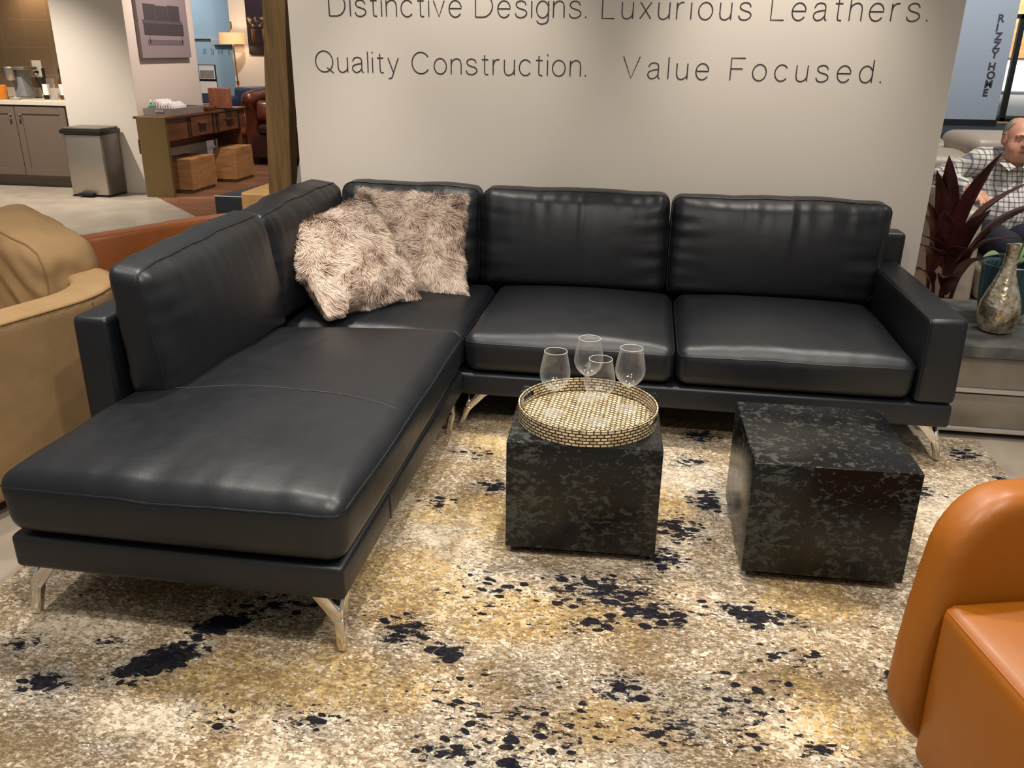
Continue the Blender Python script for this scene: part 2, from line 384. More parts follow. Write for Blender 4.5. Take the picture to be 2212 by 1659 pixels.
def lathe(prof, c, n=32, bm=None, cap=True):
    b = bm or bmesh.new(); rings = []
    for r, z in prof:
        rings.append([b.verts.new((c[0]+r*math.cos(2*PI*i/n), c[1]+r*math.sin(2*PI*i/n), c[2]+z)) for i in range(n)] if r > 1e-6 else [b.verts.new((c[0], c[1], c[2]+z))])
    for a, d in zip(rings, rings[1:]):
        for i in range(n):
            j = (i+1) % n
            if len(a) == 1 and len(d) == 1: continue
            if len(a) == 1: b.faces.new((a[0], d[i], d[j]))
            elif len(d) == 1: b.faces.new((a[i], a[j], d[0]))
            else: b.faces.new((a[i], a[j], d[j], d[i]))
    if cap:
        for rg, fl in ((rings[0], 1), (rings[-1], 0)):
            if len(rg) > 1: b.faces.new(rg[::-1] if fl else rg)
    bmesh.ops.recalc_face_normals(b, faces=b.faces)
    return b
def tube(pts, r, closed=False, n=8, bm=None):
    b = bm or bmesh.new(); pts = [V(p) for p in pts]; rs = r if isinstance(r, (list, tuple)) else [r]*len(pts)
    k = len(pts); rings = []; up = None
    for i, p in enumerate(pts):
        t = (pts[(i+1) % k]-pts[i-1]) if closed else (pts[min(i+1, k-1)]-pts[max(i-1, 0)])
        t = t.normalized() if t.length > 1e-9 else V((0,0,1))
        if up is None: up = V((0,0,1)) if abs(t.z) < .9 else V((1,0,0))
        x = t.cross(up)
        x = x.normalized() if x.length > 1e-6 else t.orthogonal().normalized()
        y = x.cross(t).normalized(); up = y
        rings.append([b.verts.new(p+rs[i]*(math.cos(2*PI*j/n)*x+math.sin(2*PI*j/n)*y)) for j in range(n)])
    pr = list(zip(rings, rings[1:])) + ([(rings[-1], rings[0])] if closed else [])
    for a, d in pr:
        for j in range(n): b.faces.new((a[j], a[(j+1) % n], d[(j+1) % n], d[j]))
    if not closed: b.faces.new(rings[0][::-1]); b.faces.new(rings[-1])
    bmesh.ops.recalc_face_normals(b, faces=b.faces)
    return b

class Cushion:
    """soft cushion: rounded box, puffed and wrinkled, warped onto 8 corners [x][y][z]"""
    def __init__(s, c8, r=.04, bulge=(0,0,0,0,0,0), n=16, wr=None, e=.8):
        s.c = {(i,j,k): V(c8[i][j][k]) for i in (0,1) for j in (0,1) for k in (0,1)}
        g = lambda ax: sum(((s.c[(1,)+q] if ax == 0 else s.c[(q[0],1,q[1])] if ax == 1 else s.c[q+(1,)]) - (s.c[(0,)+q] if ax == 0 else s.c[(q[0],0,q[1])] if ax == 1 else s.c[q+(0,)])).length for q in ((0,0),(0,1),(1,0),(1,1)))/8
        s.h = [g(0), g(1), g(2)]; s.r = min(r, *(v*.98 for v in s.h)); s.b = bulge; s.n = n; s.wr = wr; s.e = e
    def q(s, p):
        h, r = s.h, s.r
        inner = V([max(-(h[k]-r), min(h[k]-r, p[k])) for k in range(3)])
        d = V(p)-inner
        q = inner + d.normalized()*r if d.length > 1e-9 else V(p)
        u = [max(-1, min(1, q[k]/h[k])) for k in range(3)]
        w = lambda a: max(0, 1-a*a)**s.e
        o = V(q)
        for k in range(3):
            i, j = [a for a in range(3) if a != k]
            bb = s.b[2*k+1] if u[k] > 0 else s.b[2*k]
            o[k] += math.copysign(bb*w(u[i])*w(u[j])*min(1, abs(u[k])**2), u[k])
        return o, u
    def W(s, p, wrinkle=True):
        q, u = s.q(p)
        f = [(q[k]/s.h[k]+1)/2 for k in range(3)]
        P = V((0,0,0))
        for (i,j,k), c in s.c.items(): P += c*((f[0] if i else 1-f[0])*(f[1] if j else 1-f[1])*(f[2] if k else 1-f[2]))
        if wrinkle and s.wr: P += s.wr(P, u)
        return P
    def samples(s, ax):
        h, r, n = s.h[ax], s.r, max(3, int(s.n*min(1, s.h[ax]/.3)))
        a = [-h+r*(1-math.cos(t*PI/2/4))*0 + r*t/4 for t in range(4)]
        mid = [-(h-r)+2*(h-r)*t/n for t in range(n+1)]
        return a + mid + [-x for x in a[::-1]]
    def mesh(s):
        S = [s.samples(k) for k in range(3)]; L = [len(x)-1 for x in S]; idx = {}; vs = []; fs = []
        def g(i):
            if i not in idx:
                idx[i] = len(vs); vs.append(s.W([S[k][i[k]] for k in range(3)]))
            return idx[i]
        for k in range(3):
            a, b = [(1,2),(2,0),(0,1)][k]
            for side in (0, L[k]):
                for x in range(L[a]):
                    for y in range(L[b]):
                        q = []
                        for dx, dy in ((0,0),(1,0),(1,1),(0,1)):
                            i = [0,0,0]; i[k] = side; i[a] = x+dx; i[b] = y+dy; q.append(g(tuple(i)))
                        fs.append(q if side else q[::-1])
        b = bmesh.new(); vv = [b.verts.new(p) for p in vs]
        for f in fs:
            try: b.faces.new([vv[i] for i in f])
            except ValueError: pass
        bmesh.ops.recalc_face_normals(b, faces=b.faces)
        return b
    def loop(s, ax, pos, out=.001, m=28):
        """closed seam round the cushion at coordinate pos on axis ax"""
        a, b = [k for k in range(3) if k != ax]; pts = []; ha, hb = s.h[a], s.h[b]
        for (x0, y0, x1, y1) in ((-ha,-hb,ha,-hb), (ha,-hb,ha,hb), (ha,hb,-ha,hb), (-ha,hb,-ha,-hb)):
            for t in range(m):
                p = [0,0,0]; p[ax] = pos; p[a] = x0+(x1-x0)*t/m; p[b] = y0+(y1-y0)*t/m
                pts.append(s.W(p))
        return pts
def c8(x0, x1, y0, y1, z0, z1):
    return [[[(x, y, z) for z in (z0, z1)] for y in (y0, y1)] for x in (x0, x1)]

# signed distance modelling -> continuous smooth surfaces
def sdf_mesh(fn, lo, hi, h):
    lo = np.array(lo, float); n = np.ceil((np.array(hi)-lo)/h).astype(int)+1
    g = np.stack(np.meshgrid(*[lo[k]+h*np.arange(n[k]) for k in range(3)], indexing='ij'), -1)
    d = fn(g); s = d < 0
    cnt = np.zeros(n-1); pos = np.zeros(tuple(n-1)+(3,))
    sl = lambda o, ax=None: tuple(slice(o[k], n[k]-1+o[k]) for k in range(3))
    for ax in range(3):
        for a in (0,1):
            for b in (0,1):
                o = [0,0,0]; q = [k for k in range(3) if k != ax]; o[q[0]] = a; o[q[1]] = b
                o2 = list(o); o2[ax] += 1
                d0, d1 = d[sl(o)], d[sl(o2)]; cr = (d0 < 0) != (d1 < 0)
                t = np.where(cr, d0/np.where(cr, d0-d1, 1), 0)
                p = g[sl(o)].copy(); p[..., ax] += t*h
                pos += np.where(cr[..., None], p, 0); cnt += cr
    act = cnt > 0; idx = -np.ones(tuple(n-1), int); idx[act] = np.arange(act.sum())
    verts = pos[act]/cnt[act][:, None]; faces = []
    for ax in range(3):
        q = [(1,2),(2,0),(0,1)][ax]
        c = s[tuple(slice(0, n[k]-1) for k in range(3))] != s[tuple(slice(1, None) if k == ax else slice(0, n[k]-1) for k in range(3))]
        I = np.argwhere(c); I = I[(I[:, q[0]] > 0) & (I[:, q[1]] > 0)]
        e1 = np.zeros(3, int); e1[q[0]] = 1; e2 = np.zeros(3, int); e2[q[1]] = 1
        f = np.stack([idx[tuple((I-o).T)] for o in (np.zeros(3, int), e1, e1+e2, e2)], 1)
        fl = s[tuple(I.T)]; f[~fl] = f[~fl][:, ::-1]; faces.append(f)
    return verts, np.concatenate(faces)
def smin(a, b, k): 
    h = np.clip(.5+.5*(b-a)/k, 0, 1); return b*(1-h)+a*h-k*h*(1-h)
def cone(p, a, b, ra, rb):
    a = np.array(a, float); b = np.array(b, float); ab = b-a
    t = np.clip(((p-a)@ab)/(ab@ab), 0, 1); return np.linalg.norm(p-a-t[..., None]*ab, axis=-1)-(ra+(rb-ra)*t)
def ell(p, c, r, M=None):
    q = p-np.array(c, float)
    if M is not None: q = q@np.array(M)
    r = np.array(r, float); k0 = np.linalg.norm(q/r, axis=-1); k1 = np.linalg.norm(q/(r*r), axis=-1)
    return k0*(k0-1)/np.maximum(k1, 1e-6)
def rbox(p, c, b, r):
    q = np.abs(p-np.array(c, float))-(np.array(b, float)-r)
    return np.linalg.norm(np.maximum(q, 0), axis=-1)+np.minimum(q.max(-1), 0)-r
# ------------------------------------------------------------------ camera
H = 1.55
pitch, roll, yaw = .3749, .0136, -.1505
f = V((math.sin(yaw)*math.cos(pitch), math.cos(yaw)*math.cos(pitch), -math.sin(pitch)))
r0 = V((math.cos(yaw), -math.sin(yaw), 0)); u0 = r0.cross(f)
rr = math.cos(roll)*r0+math.sin(roll)*u0; uu = -math.sin(roll)*r0+math.cos(roll)*u0
cam = bpy.data.cameras.new('camera'); co = bpy.data.objects.new('camera', cam); C.objects.link(co)
co.matrix_world = Matrix(((rr.x, uu.x, -f.x, 0), (rr.y, uu.y, -f.y, 0), (rr.z, uu.z, -f.z, H), (0,0,0,1)))
cam.sensor_width = 36; cam.sensor_fit = 'HORIZONTAL'; cam.lens = 36*1836.6/2212; cam.clip_start = .05; cam.clip_end = 100
bpy.context.scene.camera = co

# ------------------------------------------------------------------ setting
fl = bmesh.new()
v = [fl.verts.new(p) for p in ((-14,-3,0), (14,-3,0), (14,34,0), (-14,34,0))]; fl.faces.new(v)
struct('floor', fl, 'concrete')
def slab(name, poly, z, mat): 
    b = prism([(x, y, .0005) for x, y in poly], (0,0,z)); struct(name, b, mat, smooth=False)
slab('floor_wood_left', [(-5.25,8.66), (-2.2,5.61), (-1.0,4.75), (1.2,4.75), (1.2,14.6), (-12,14.6), (-12,10.4), (-5.5,10.4), (-5.5,8.9)], .004, 'woodfloor')
slab('floor_wood_right', [(1.22,4.75), (7,4.75), (9,15), (1.22,15)], .004, 'woodfloor2')
slab('floor_carpet', [(1.22,15.02), (12,15.02), (14,33), (1.22,33)], .006, 'darkcarpet')
struct('wall_back', box(-1.865, 1.383, 4.5, 4.66, 0, 3.3, .004), 'wallpaint', smooth=False)
struct('wall_kitchen', box(-10, -6.36, 9.62, 9.75, 0, 3.3), 'tile', smooth=False)
struct('wall_pillar', box(-6.335, -5.49, 8.9, 10.33, 0, 3.3, .004), 'pillarpaint', smooth=False)
struct('baseboard_pillar', box(-6.335, -5.478, 8.888, 10.3, 0, .085, .003), 'pillarpaint', smooth=False)
struct('wall_blue', box(-12, -5.5, 16.2, 16.35, 0, 2.38), 'bluewall', smooth=False)
struct('trim_1', box(-12, -5.5, 16.18, 16.36, 2.38, 3.3), 'black', smooth=False)
struct('wall_far_left', box(-6.95, -1.0, 14.3, 14.45, 0, 3.4), 'wallpaint', smooth=False)
struct('wall_left_end', box(-10.1, -10, 6, 9.75, 0, 3.3), 'tile', smooth=False)
struct('wall_far_right', box(1.0, 20, 33, 33.2, 0, 5), 'slatewall', smooth=False)

# ------------------------------------------------------------------ rug
rb = bmesh.new(); rx0, rx1, ry0, ry1 = -1.86, 1.485, .55, 3.59
n1, n2 = 30, 28
gv = [[rb.verts.new((rx0+(rx1-rx0)*i/n1+(.004*noise.noise((0, j*.7, 3)) if i in (0, n1) else 0), ry0+(ry1-ry0)*j/n2+(.004*noise.noise((i*.7, 0, 5)) if j in (0, n2) else 0), .011)) for j in range(n2+1)] for i in range(n1+1)]
for i in range(n1):
    for j in range(n2): rb.faces.new((gv[i][j], gv[i+1][j], gv[i+1][j+1], gv[i][j+1]))
g = bmesh.ops.extrude_face_region(rb, geom=list(rb.faces))
for q in g['geom']:
    if isinstance(q, bmesh.types.BMVert): q.co.z = .001
bmesh.ops.recalc_face_normals(rb, faces=rb.faces)
tag(obj('area_rug', rb, 'rug', smooth=False), 'large abstract rug in cream, ochre and navy under the black sectional', 'rug')
RZ = .011

# ------------------------------------------------------------------ sectional sofa
S = thing('sectional_sofa', 'black leather sectional sofa with chaise and chrome legs against the lettered white wall', 'sofa', (-.2, 3.2, RZ))
BL = 'blackleather'
chb = obj('chaise_base', box(-1.655, -.705, 1.775, 3.268, .195, .298, .016, 3), BL, S)
obj('seam', tube([(-.7045, 2.2, .205), (-.703, 2.2, .25), (-.7045, 2.2, .29)], .0025), 'blackseam', chb)
obj('sofa_base', box(-1.655, 1.24, 3.272, 4.29, .185, .282, .016, 3), BL, S)
obj('back_frame', box(-1.655, 1.252, 4.292, 4.42, .15, .755, .022, 4), BL, S)
obj('back_frame', box(-1.785, -1.66, 2.35, 4.42, .17, .742, .022, 4), BL, S)
# arm
arm = hexa([(1.087,3.27,.284), (1.243,3.27,.284), (1.235,4.288,.284), (1.085,4.288,.284), (1.087,3.262,.63), (1.232,3.262,.634), (1.232,4.288,.62), (1.087,4.288,.62)], .024, 4)
ao = obj('arm', arm, BL, S)
obj('piping', tube([(1.091, 4.0, .614), (1.091, 3.6, .619), (1.091, 3.275, .624), (1.093, 3.264, .612), (1.094, 3.269, .45), (1.094, 3.271, .3)], .0032), BL, ao)

def nz(p, s, seed=0): return noise.noise(V((p.x*s[0]+seed, p.y*s[1]+seed*1.7, p.z*s[2])))
def seat_wr(seed, amp=.004, front=1):
    def w(P, u):
        top = max(0, u[2]); edge = max(0, -u[1])
        d = nz(P, (15, 4, 5), seed)*amp*1.3*edge**4*top + nz(P, (3.4, 3.4, 4), seed+3)*amp*1.7*top + nz(P, (13, 9, 5), seed+9)*amp*.8*top*max(0, nz(P, (2.3, 2.3, 2), seed+5))*2
        return V((0, 0, d))
    return w
def back_wr(seed, amp=.006, ax=0, cre_=1):
    def w(P, u):
        t = max(0, u[2])**2; fr = 1
        a = P.x if ax == 0 else P.y
        side = abs(u[ax])**4
        d = noise.noise(V((a*22+seed, P.z*3.5, seed)))*amp*1.5*(.12+t) + .007*math.exp(-((u[ax]-.1)/.022)**2)*max(0, min(1, u[2]*1.6+.3))*cre_ + noise.noise(V((a*5, P.z*20+seed, seed)))*amp*2.2*side + noise.noise(V((a*3+seed, P.z*3, seed)))*amp*.9
        dn = V((0, -d, -.0*d)) if ax == 0 else V((d, 0, 0))
        dn.z += noise.noise(V((a*6+seed, seed, 2)))*.010*t
        return dn
    return w
def seam_on(cu, parent, ax, pos, name='piping', r=.0034, mat=BL):
    obj(name, tube(cu.loop(ax, pos), r, closed=True, n=6), mat, parent)
def seat(x0, x1, y0, y1, z0, z1f, z1b, crown, seed, front_over=0):
    c = [[[(x0, y0, z0), (x0, y0-front_over, z1f)], [(x0, y1, z0), (x0, y1, z1b)]], [[(x1, y0, z0), (x1, y0-front_over, z1f)], [(x1, y1, z0), (x1, y1, z1b)]]]
    cu = Cushion(c, .05, (.0, .0, .014, .0, 0, crown), 44, seat_wr(seed), .7)
    o = obj('seat_cushion', cu.mesh(), BL, S); seam_on(cu, o, 2, cu.h[2]-.028)
    return cu, o
# chaise seat: one long cushion
cc = [[[(-1.655,1.775,.300), (-1.665,1.765,.482)], [(-1.60,3.14,.300), (-1.60,3.14,.47)]], [[(-.70,1.775,.300), (-.695,1.765,.482)], [(-.705,3.262,.300), (-.70,3.262,.482)]]]
cu = Cushion(cc, .05, (.006,.012,.014,0,0,.056), 56, seat_wr(2.3, .006), .62)
cho = obj('seat_cushion', cu.mesh(), BL, S); seam_on(cu, cho, 2, cu.h[2]-.03)
yy = [(-.93+1.86*i/24) for i in range(25)]
pts = [cu.W((t*cu.h[0], (-.13-.035*(t+1)/2*(t>-2)-.05*max(0,t-.5))*cu.h[1], cu.h[2]))+V((0,0,.0008)) for t in yy]
obj('stitching', tube(pts, .0016, n=6), 'blackseam', cho)
seat(-1.59, -.705, 3.275, 4.10, .285, .447, .45, .05, 5.1)
seat(-.70, .163, 3.268, 4.12, .287, .455, .445, .066, 7.7, .016)
seat(.17, 1.083, 3.268, 4.12, .287, .455, .445, .066, 9.2, .016)
# back cushions along the rear wall
def rear(x0, x1, seed, zt=.905, x1t=None, x0t=None):
    x1t = x1 if x1t is None else x1t; x0t = x0 if x0t is None else x0t
    c = [[[(x0, 4.07, .452), (x0t, 4.12, zt)], [(x0, 4.25, .452), (x0t, 4.285, zt)]], [[(x1, 4.07, .452), (x1t, 4.12, zt)], [(x1, 4.25, .452), (x1t, 4.285, zt)]]]
    cu = Cushion(c, .046, (.006,.006,.055,.0,0,.014), 60, back_wr(seed), .55)
    o = obj('back_cushion', cu.mesh(), BL, S); seam_on(cu, o, 1, -(cu.h[1]-.03), r=.0042)
    pts = [cu.W((.12*cu.h[0]+.004*math.sin(k), -cu.h[1], cu.h[2]*(.84-.07*k)))+V((0,-.0005,0)) for k in range(7)]
    return o
rear(-1.50, -.80, 1.4, .915)
rear(-.785, .118, 3.9, .91)
rear(.133, 1.085, 6.3, .905, 1.13)
# back cushions along the chaise side
def side(y0, y1, seed, zt, xf0=-1.50, xf1=-1.49, y1t=None):
    y1t = y1t or y1
    c = [[[(-1.615, y0+.01, .478), (-1.632, y0, zt-.008)], [(-1.615, y1, .47), (-1.632, y1t, zt+.02)]], [[(-1.455, y0+.02, .478), (xf0, y0, zt-.03)], [(-1.43, y1, .47), (xf1, y1t, zt)]]]
    cu = Cushion(c, .040, (0,.05,.008,.004,0,.014), 60, back_wr(seed, .0042, 1, 0), .55)
    o = obj('back_cushion', cu.mesh(), BL, S); seam_on(cu, o, 0, cu.h[0]-.026, r=.0042)
    return o
side(2.335, 3.20, 11.2, .925)
side(3.21, 4.03, 13.7, .94, -1.49, -1.47)
# chrome boomerang legs
def leg(fx, fy, cx, cy, dx, dy, zb):
    """two blades meeting at the corner; (fx,fy) foot, (cx,cy) upper corner, wings along dx and dy"""
    b = bmesh.new()
    for ax, d in ((0, dx), (1, dy)):
        if not d: continue
        e = V((d, 0, 0)) if ax == 0 else V((0, d, 0)); sd = V((0, dy or 1, 0)) if ax == 0 else V((dx or 1, 0, 0))
        fo, to = V((fx, fy, RZ)), V((cx, cy, zb)); k = to-fo; k.z = 0
        P = lambda s, z: fo+k*min(1, z/.12)+e*s+V((0,0,z))
        h = zb-RZ
        poly = [P(.004,h*.46), P(.026,h*.46), P(.034,h*.56), P(.085,h-.014), P(.115,h), P(.05,h), P(.012,h*.72)]
        q = prism([v_+sd*.0025 for v_ in poly], sd*.012, .0015); join(b, q)
    cs = V((dx or 1, dy or 1, 0)); k = V((cx-fx, cy-fy, 0)); q0 = V((fx, fy, RZ)); t_ = .031; zt_ = .105
    cn = [(0,0),(t_,0),(t_,t_),(0,t_)] if dx*dy > 0 else [(0,0),(0,t_),(t_,t_),(t_,0)]
    lo_ = [q0+V((x*.8*cs.x, y*.8*cs.y, 0)) for x, y in cn]; hi_ = [q0+k*.85+V((x*cs.x, y*cs.y, zt_)) for x, y in cn]
    hx0 = hexa(lo_+hi_); bmesh.ops.recalc_face_normals(hx0, faces=hx0.faces); bmesh.ops.bevel(hx0, geom=list(hx0.edges), offset=.007, segments=3, profile=.5, affect='EDGES'); join(b, hx0)
    bmesh.ops.recalc_face_normals(b, faces=b.faces)
    obj('leg', b, 'chrome', S)
leg(-1.672, 1.81, -1.645, 1.80, 1, 1, .196)
leg(-.722, 1.80, -.722, 1.80, -1, 1, .196)
leg(-.752, 3.255, -.725, 3.24, -1, -1, .196)
leg(-.745, 3.31, -.70, 3.30, 1, 1, .186)
leg(1.262, 3.34, 1.225, 3.30, -1, 1, .186)
leg(1.20, 4.25, 1.21, 4.27, -1, -1, .186)
leg(-1.60, 4.25, -1.62, 4.27, 1, -1, .186)

# ------------------------------------------------------------------ fur pillows
def fur_pillow(q, thick, label, seed, n_str, comb):
    rs = np.random.RandomState(seed)
    q = [V(p) for p in q]     # bl, br, tr, tl
    nrm = ((q[1]-q[0]).cross(q[3]-q[0])).normalized()
    def S_(u, v, side=1):
        a, b = 2*u-1, 2*v-1
        pu = .5+(u-.5)*(1-.06*(1-b*b)); pv = .5+(v-.5)*(1-.06*(1-a*a))
        P = q[0].lerp(q[1], pu).lerp(q[3].lerp(q[2], pu), pv)
        t = thick*((max(0, 1-a*a))*(max(0, 1-b*b)))**.42
        t += .012*noise.noise(V((u*3+seed, v*3, seed)))*(1-a**4)*(1-b**4)
        return P+nrm*t*side
    n = 26; b = bmesh.new(); rows = {}
    for sd in (1, -1):
        for i in range(n+1):
            for j in range(n+1):
                ed = i in (0, n) or j in (0, n)
                if sd == -1 and ed: rows[(sd,i,j)] = rows[(1,i,j)]
                else: rows[(sd,i,j)] = b.verts.new(S_(i/n, j/n, sd))
        for i in range(n):
            for j in range(n):
                k = [rows[(sd,i,j)], rows[(sd,i+1,j)], rows[(sd,i+1,j+1)], rows[(sd,i,j+1)]]
                b.faces.new(k if sd == 1 else k[::-1])
    po = obj('fur_pillow', b, 'furskin', origin=(q[0]+q[1])/2); tag(po, label, 'pillow', 'long pile fur pillows')
    vs, fs, tip, rnd = [], [], [], []
    U = rs.rand(n_str, 2); R4 = rs.rand(n_str, 6)
    eu = (q[1]-q[0]).normalized(); ev = (q[3]-q[0]).normalized()
    for (u, v), r in zip(U, R4):
        sd = 1 if r[0] < .86 else -1
        if r[0] > .78:        # rim
            k = r[1]*4; t = k % 1
            u, v = [(t, .006), (.994, t), (t, .994), (.006, t)][int(k)]
        P = S_(u, v, sd); nn = (S_(min(u+.01,1), v, sd)-S_(max(u-.01,0), v, sd)).cross(S_(u, min(v+.01,1), sd)-S_(u, max(v-.01,0), sd))
        nn = nn.normalized()*sd if nn.length > 1e-9 else nrm
        out = eu*((2*u-1)**3)+ev*((2*v-1)**3)
        sw = noise.noise(V((u*4.5+seed, v*4.5, 1.3)))*2.6; sw2 = noise.noise(V((u*11, v*11+seed, 4.1)))*1.2
        cd = (-ev*math.cos(sw+sw2+comb)+eu*math.sin(sw+sw2+comb))
        d = (nn*(.42+.3*r[2])+cd*.85+out*.55+V((r[3]-.5, r[4]-.5, r[5]-.5))*.55).normalized()
        L = .024+.022*r[2]
        w = .0009+.0008*r[3]
        sdv = d.cross(nn); sdv = sdv.normalized() if sdv.length > 1e-6 else eu
        d2 = (d+cd*.5-nn*.28+V((0,0,-.12))).normalized()
        A = P; B = P+d*L*.55; T = B+d2*L*.5; i0 = len(vs)
        vs += [A-sdv*w, A+sdv*w, B+sdv*w*.8, B-sdv*w*.8, T]; fs += [(i0,i0+1,i0+2,i0+3), (i0+3,i0+2,i0+4)]
        tip += [0,0,.6,.6,1]; rnd += [r[5]]*5
    fo = obj('fur', (vs, fs), 'fur', po, smooth=False); fo['kind'] = 'stuff'
    a = fo.data.attributes.new('tip', 'FLOAT', 'POINT'); a.data.foreach_set('value', tip)
    a = fo.data.attributes.new('rnd', 'FLOAT', 'POINT'); a.data.foreach_set('value', rnd)
fur_pillow([(-1.25,3.72,.485), (-.815,3.80,.48), (-.855,4.00,.90), (-1.36,3.97,.905)], .075, 'shaggy beige and taupe fur pillow, upright one leaning on the rear backrest', 3, 42000, .1)
fur_pillow([(-1.285,3.25,.52), (-.995,3.62,.51), (-1.25,3.77,.915), (-1.545,3.42,.80)], .075, 'shaggy beige and taupe fur pillow tilted on one corner in front of the other', 8, 46000, -.2)

# ------------------------------------------------------------------ cube tables
def cube(cx, cy, a, label):
    w = .483/2; t = thing('cube_table', label, 'table', (cx, cy, RZ), 'cube tables on the rug')
    b = rotz(box(cx-w, cx+w, cy-w, cy+w, .042, .418, .004, 2), a, (cx, cy, 0)); obj('body', b, 'fleck', t)
    p = rotz(box(cx-w+.045, cx+w-.045, cy-w+.045, cy+w-.045, RZ, .042), a, (cx, cy, 0)); obj('plinth', p, 'black', t, smooth=False)
cube(-.142, 2.61, .0424, 'flecked black lacquer cube table under the round mosaic tray')
cube(.611, 2.594, .0249, 'flecked black lacquer cube table with a bare top, beside the cognac chair')

# ------------------------------------------------------------------ tray
tc = (-.139, 2.592); TZ = .4185; RO = .229
T = thing('serving_tray', 'round cream and brown brick mosaic tray with cut-out handles on a cube table', 'tray', (tc[0], tc[1], TZ))
obj('base', lathe([(0,0), (RO-.004,0), (RO-.004,.006), (0,.006)], (tc[0], tc[1], TZ), 64), 'mosaic', T)
rimb = bmesh.new(); uvl = rimb.loops.layers.uv.new('UVMap'); nseg = 128; hz = .052
holes = []
def inhole(a, z):
    for a0 in (PI-.33, -.33):
        d = (a-a0+PI) % (2*PI)-PI
        if abs(d) < .165 and .024 < z < .043: return True
    return False
zs = [0, .008, .016, .024, .0337, .043, .052]
ro = [[rimb.verts.new((tc[0]+RO*math.cos(2*PI*i/nseg), tc[1]+RO*math.sin(2*PI*i/nseg), TZ+z)) for z in zs] for i in range(nseg)]
ri = [[rimb.verts.new((tc[0]+(RO-.009)*math.cos(2*PI*i/nseg), tc[1]+(RO-.009)*math.sin(2*PI*i/nseg), TZ+z)) for z in zs] for i in range(nseg)]
def fuv(vl, uvs, mi=0):
    fc = rimb.faces.new(vl); fc.material_index = mi
    for l, uvv in zip(fc.loops, uvs): l[uvl].uv = uvv
cells = {(i, k): inhole(2*PI*(i+.5)/nseg, (zs[k]+zs[k+1])/2) for i in range(nseg) for k in range(len(zs)-1)}
for i in range(nseg):
    j = (i+1) % nseg; s0, s1 = 2*PI*RO*i/nseg, 2*PI*RO*(i+1)/nseg
    for k in range(len(zs)-1):
        if cells[(i,k)]:
            if k == 0 or not cells[(i,k-1)]: fuv([ro[i][k], ro[j][k], ri[j][k], ri[i][k]], [(0,0)]*4, 1)
            if not cells.get((i,k+1)): fuv([ri[i][k+1], ri[j][k+1], ro[j][k+1], ro[i][k+1]], [(0,0)]*4, 1)
            if not cells[((i-1) % nseg, k)]: fuv([ro[i][k], ri[i][k], ri[i][k+1], ro[i][k+1]], [(0,0)]*4, 1)
            if not cells[(j, k)]: fuv([ri[j][k], ro[j][k], ro[j][k+1], ri[j][k+1]], [(0,0)]*4, 1)
            continue
        fuv([ro[i][k], ro[j][k], ro[j][k+1], ro[i][k+1]], [(s0,zs[k]), (s1,zs[k]), (s1,zs[k+1]), (s0,zs[k+1])])
        fuv([ri[j][k], ri[i][k], ri[i][k+1], ri[j][k+1]], [(s1,zs[k]), (s0,zs[k]), (s0,zs[k+1]), (s1,zs[k+1])])
    fuv([ro[i][-1], ro[j][-1], ri[j][-1], ri[i][-1]], [(s0,.0035), (s1,.0035), (s1,.0095), (s0,.0095)])
    fuv([ro[j][0], ro[i][0], ri[i][0], ri[j][0]], [(0,0)]*4, 1)
obj('rim', rimb, ['mosaicrim', 'black'], T)

# ------------------------------------------------------------------ wine glasses
gz = TZ+.0062
def glass_proto():
    g = thing('wine_glass', '', 'glass', (-.251, 2.592, gz), 'wine glasses on the mosaic tray')
    c = (-.251, 2.592, gz)
    bowl = [(.0035,.082), (.016,.087), (.031,.098), (.043,.114), (.0495,.133), (.0500,.146), (.047,.168), (.042,.192), (.0372,.218)]
    inn = [(max(0, r-.0011), z+(.0025 if i < 3 else 0)) for i, (r, z) in enumerate(bowl)]
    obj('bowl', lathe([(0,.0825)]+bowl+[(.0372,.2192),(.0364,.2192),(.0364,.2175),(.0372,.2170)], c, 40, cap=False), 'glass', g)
    obj('rim', tube([(c[0]+.0369*math.cos(2*PI*i/40), c[1]+.0369*math.sin(2*PI*i/40), c[2]+.2185) for i in range(40)], .0008, True, 6), 'glassrim', g)
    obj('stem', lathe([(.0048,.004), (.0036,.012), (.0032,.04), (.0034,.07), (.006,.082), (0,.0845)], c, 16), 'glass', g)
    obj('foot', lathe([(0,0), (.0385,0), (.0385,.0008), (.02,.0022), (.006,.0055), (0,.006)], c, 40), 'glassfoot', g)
    return g
g1 = glass_proto(); g1['label'] = 'clear wine glass near the tray rim cut-out, first of the four from the chaise'
copy_tree(g1, (-.152, 2.745, gz), 'clear wine glass farthest back on the tray, nearest the sofa seat')
copy_tree(g1, (-.103, 2.545, gz), 'clear wine glass at the front of the tray, nearest the camera')
copy_tree(g1, (-.009, 2.671, gz), 'clear wine glass on the tray side towards the bare cube table')

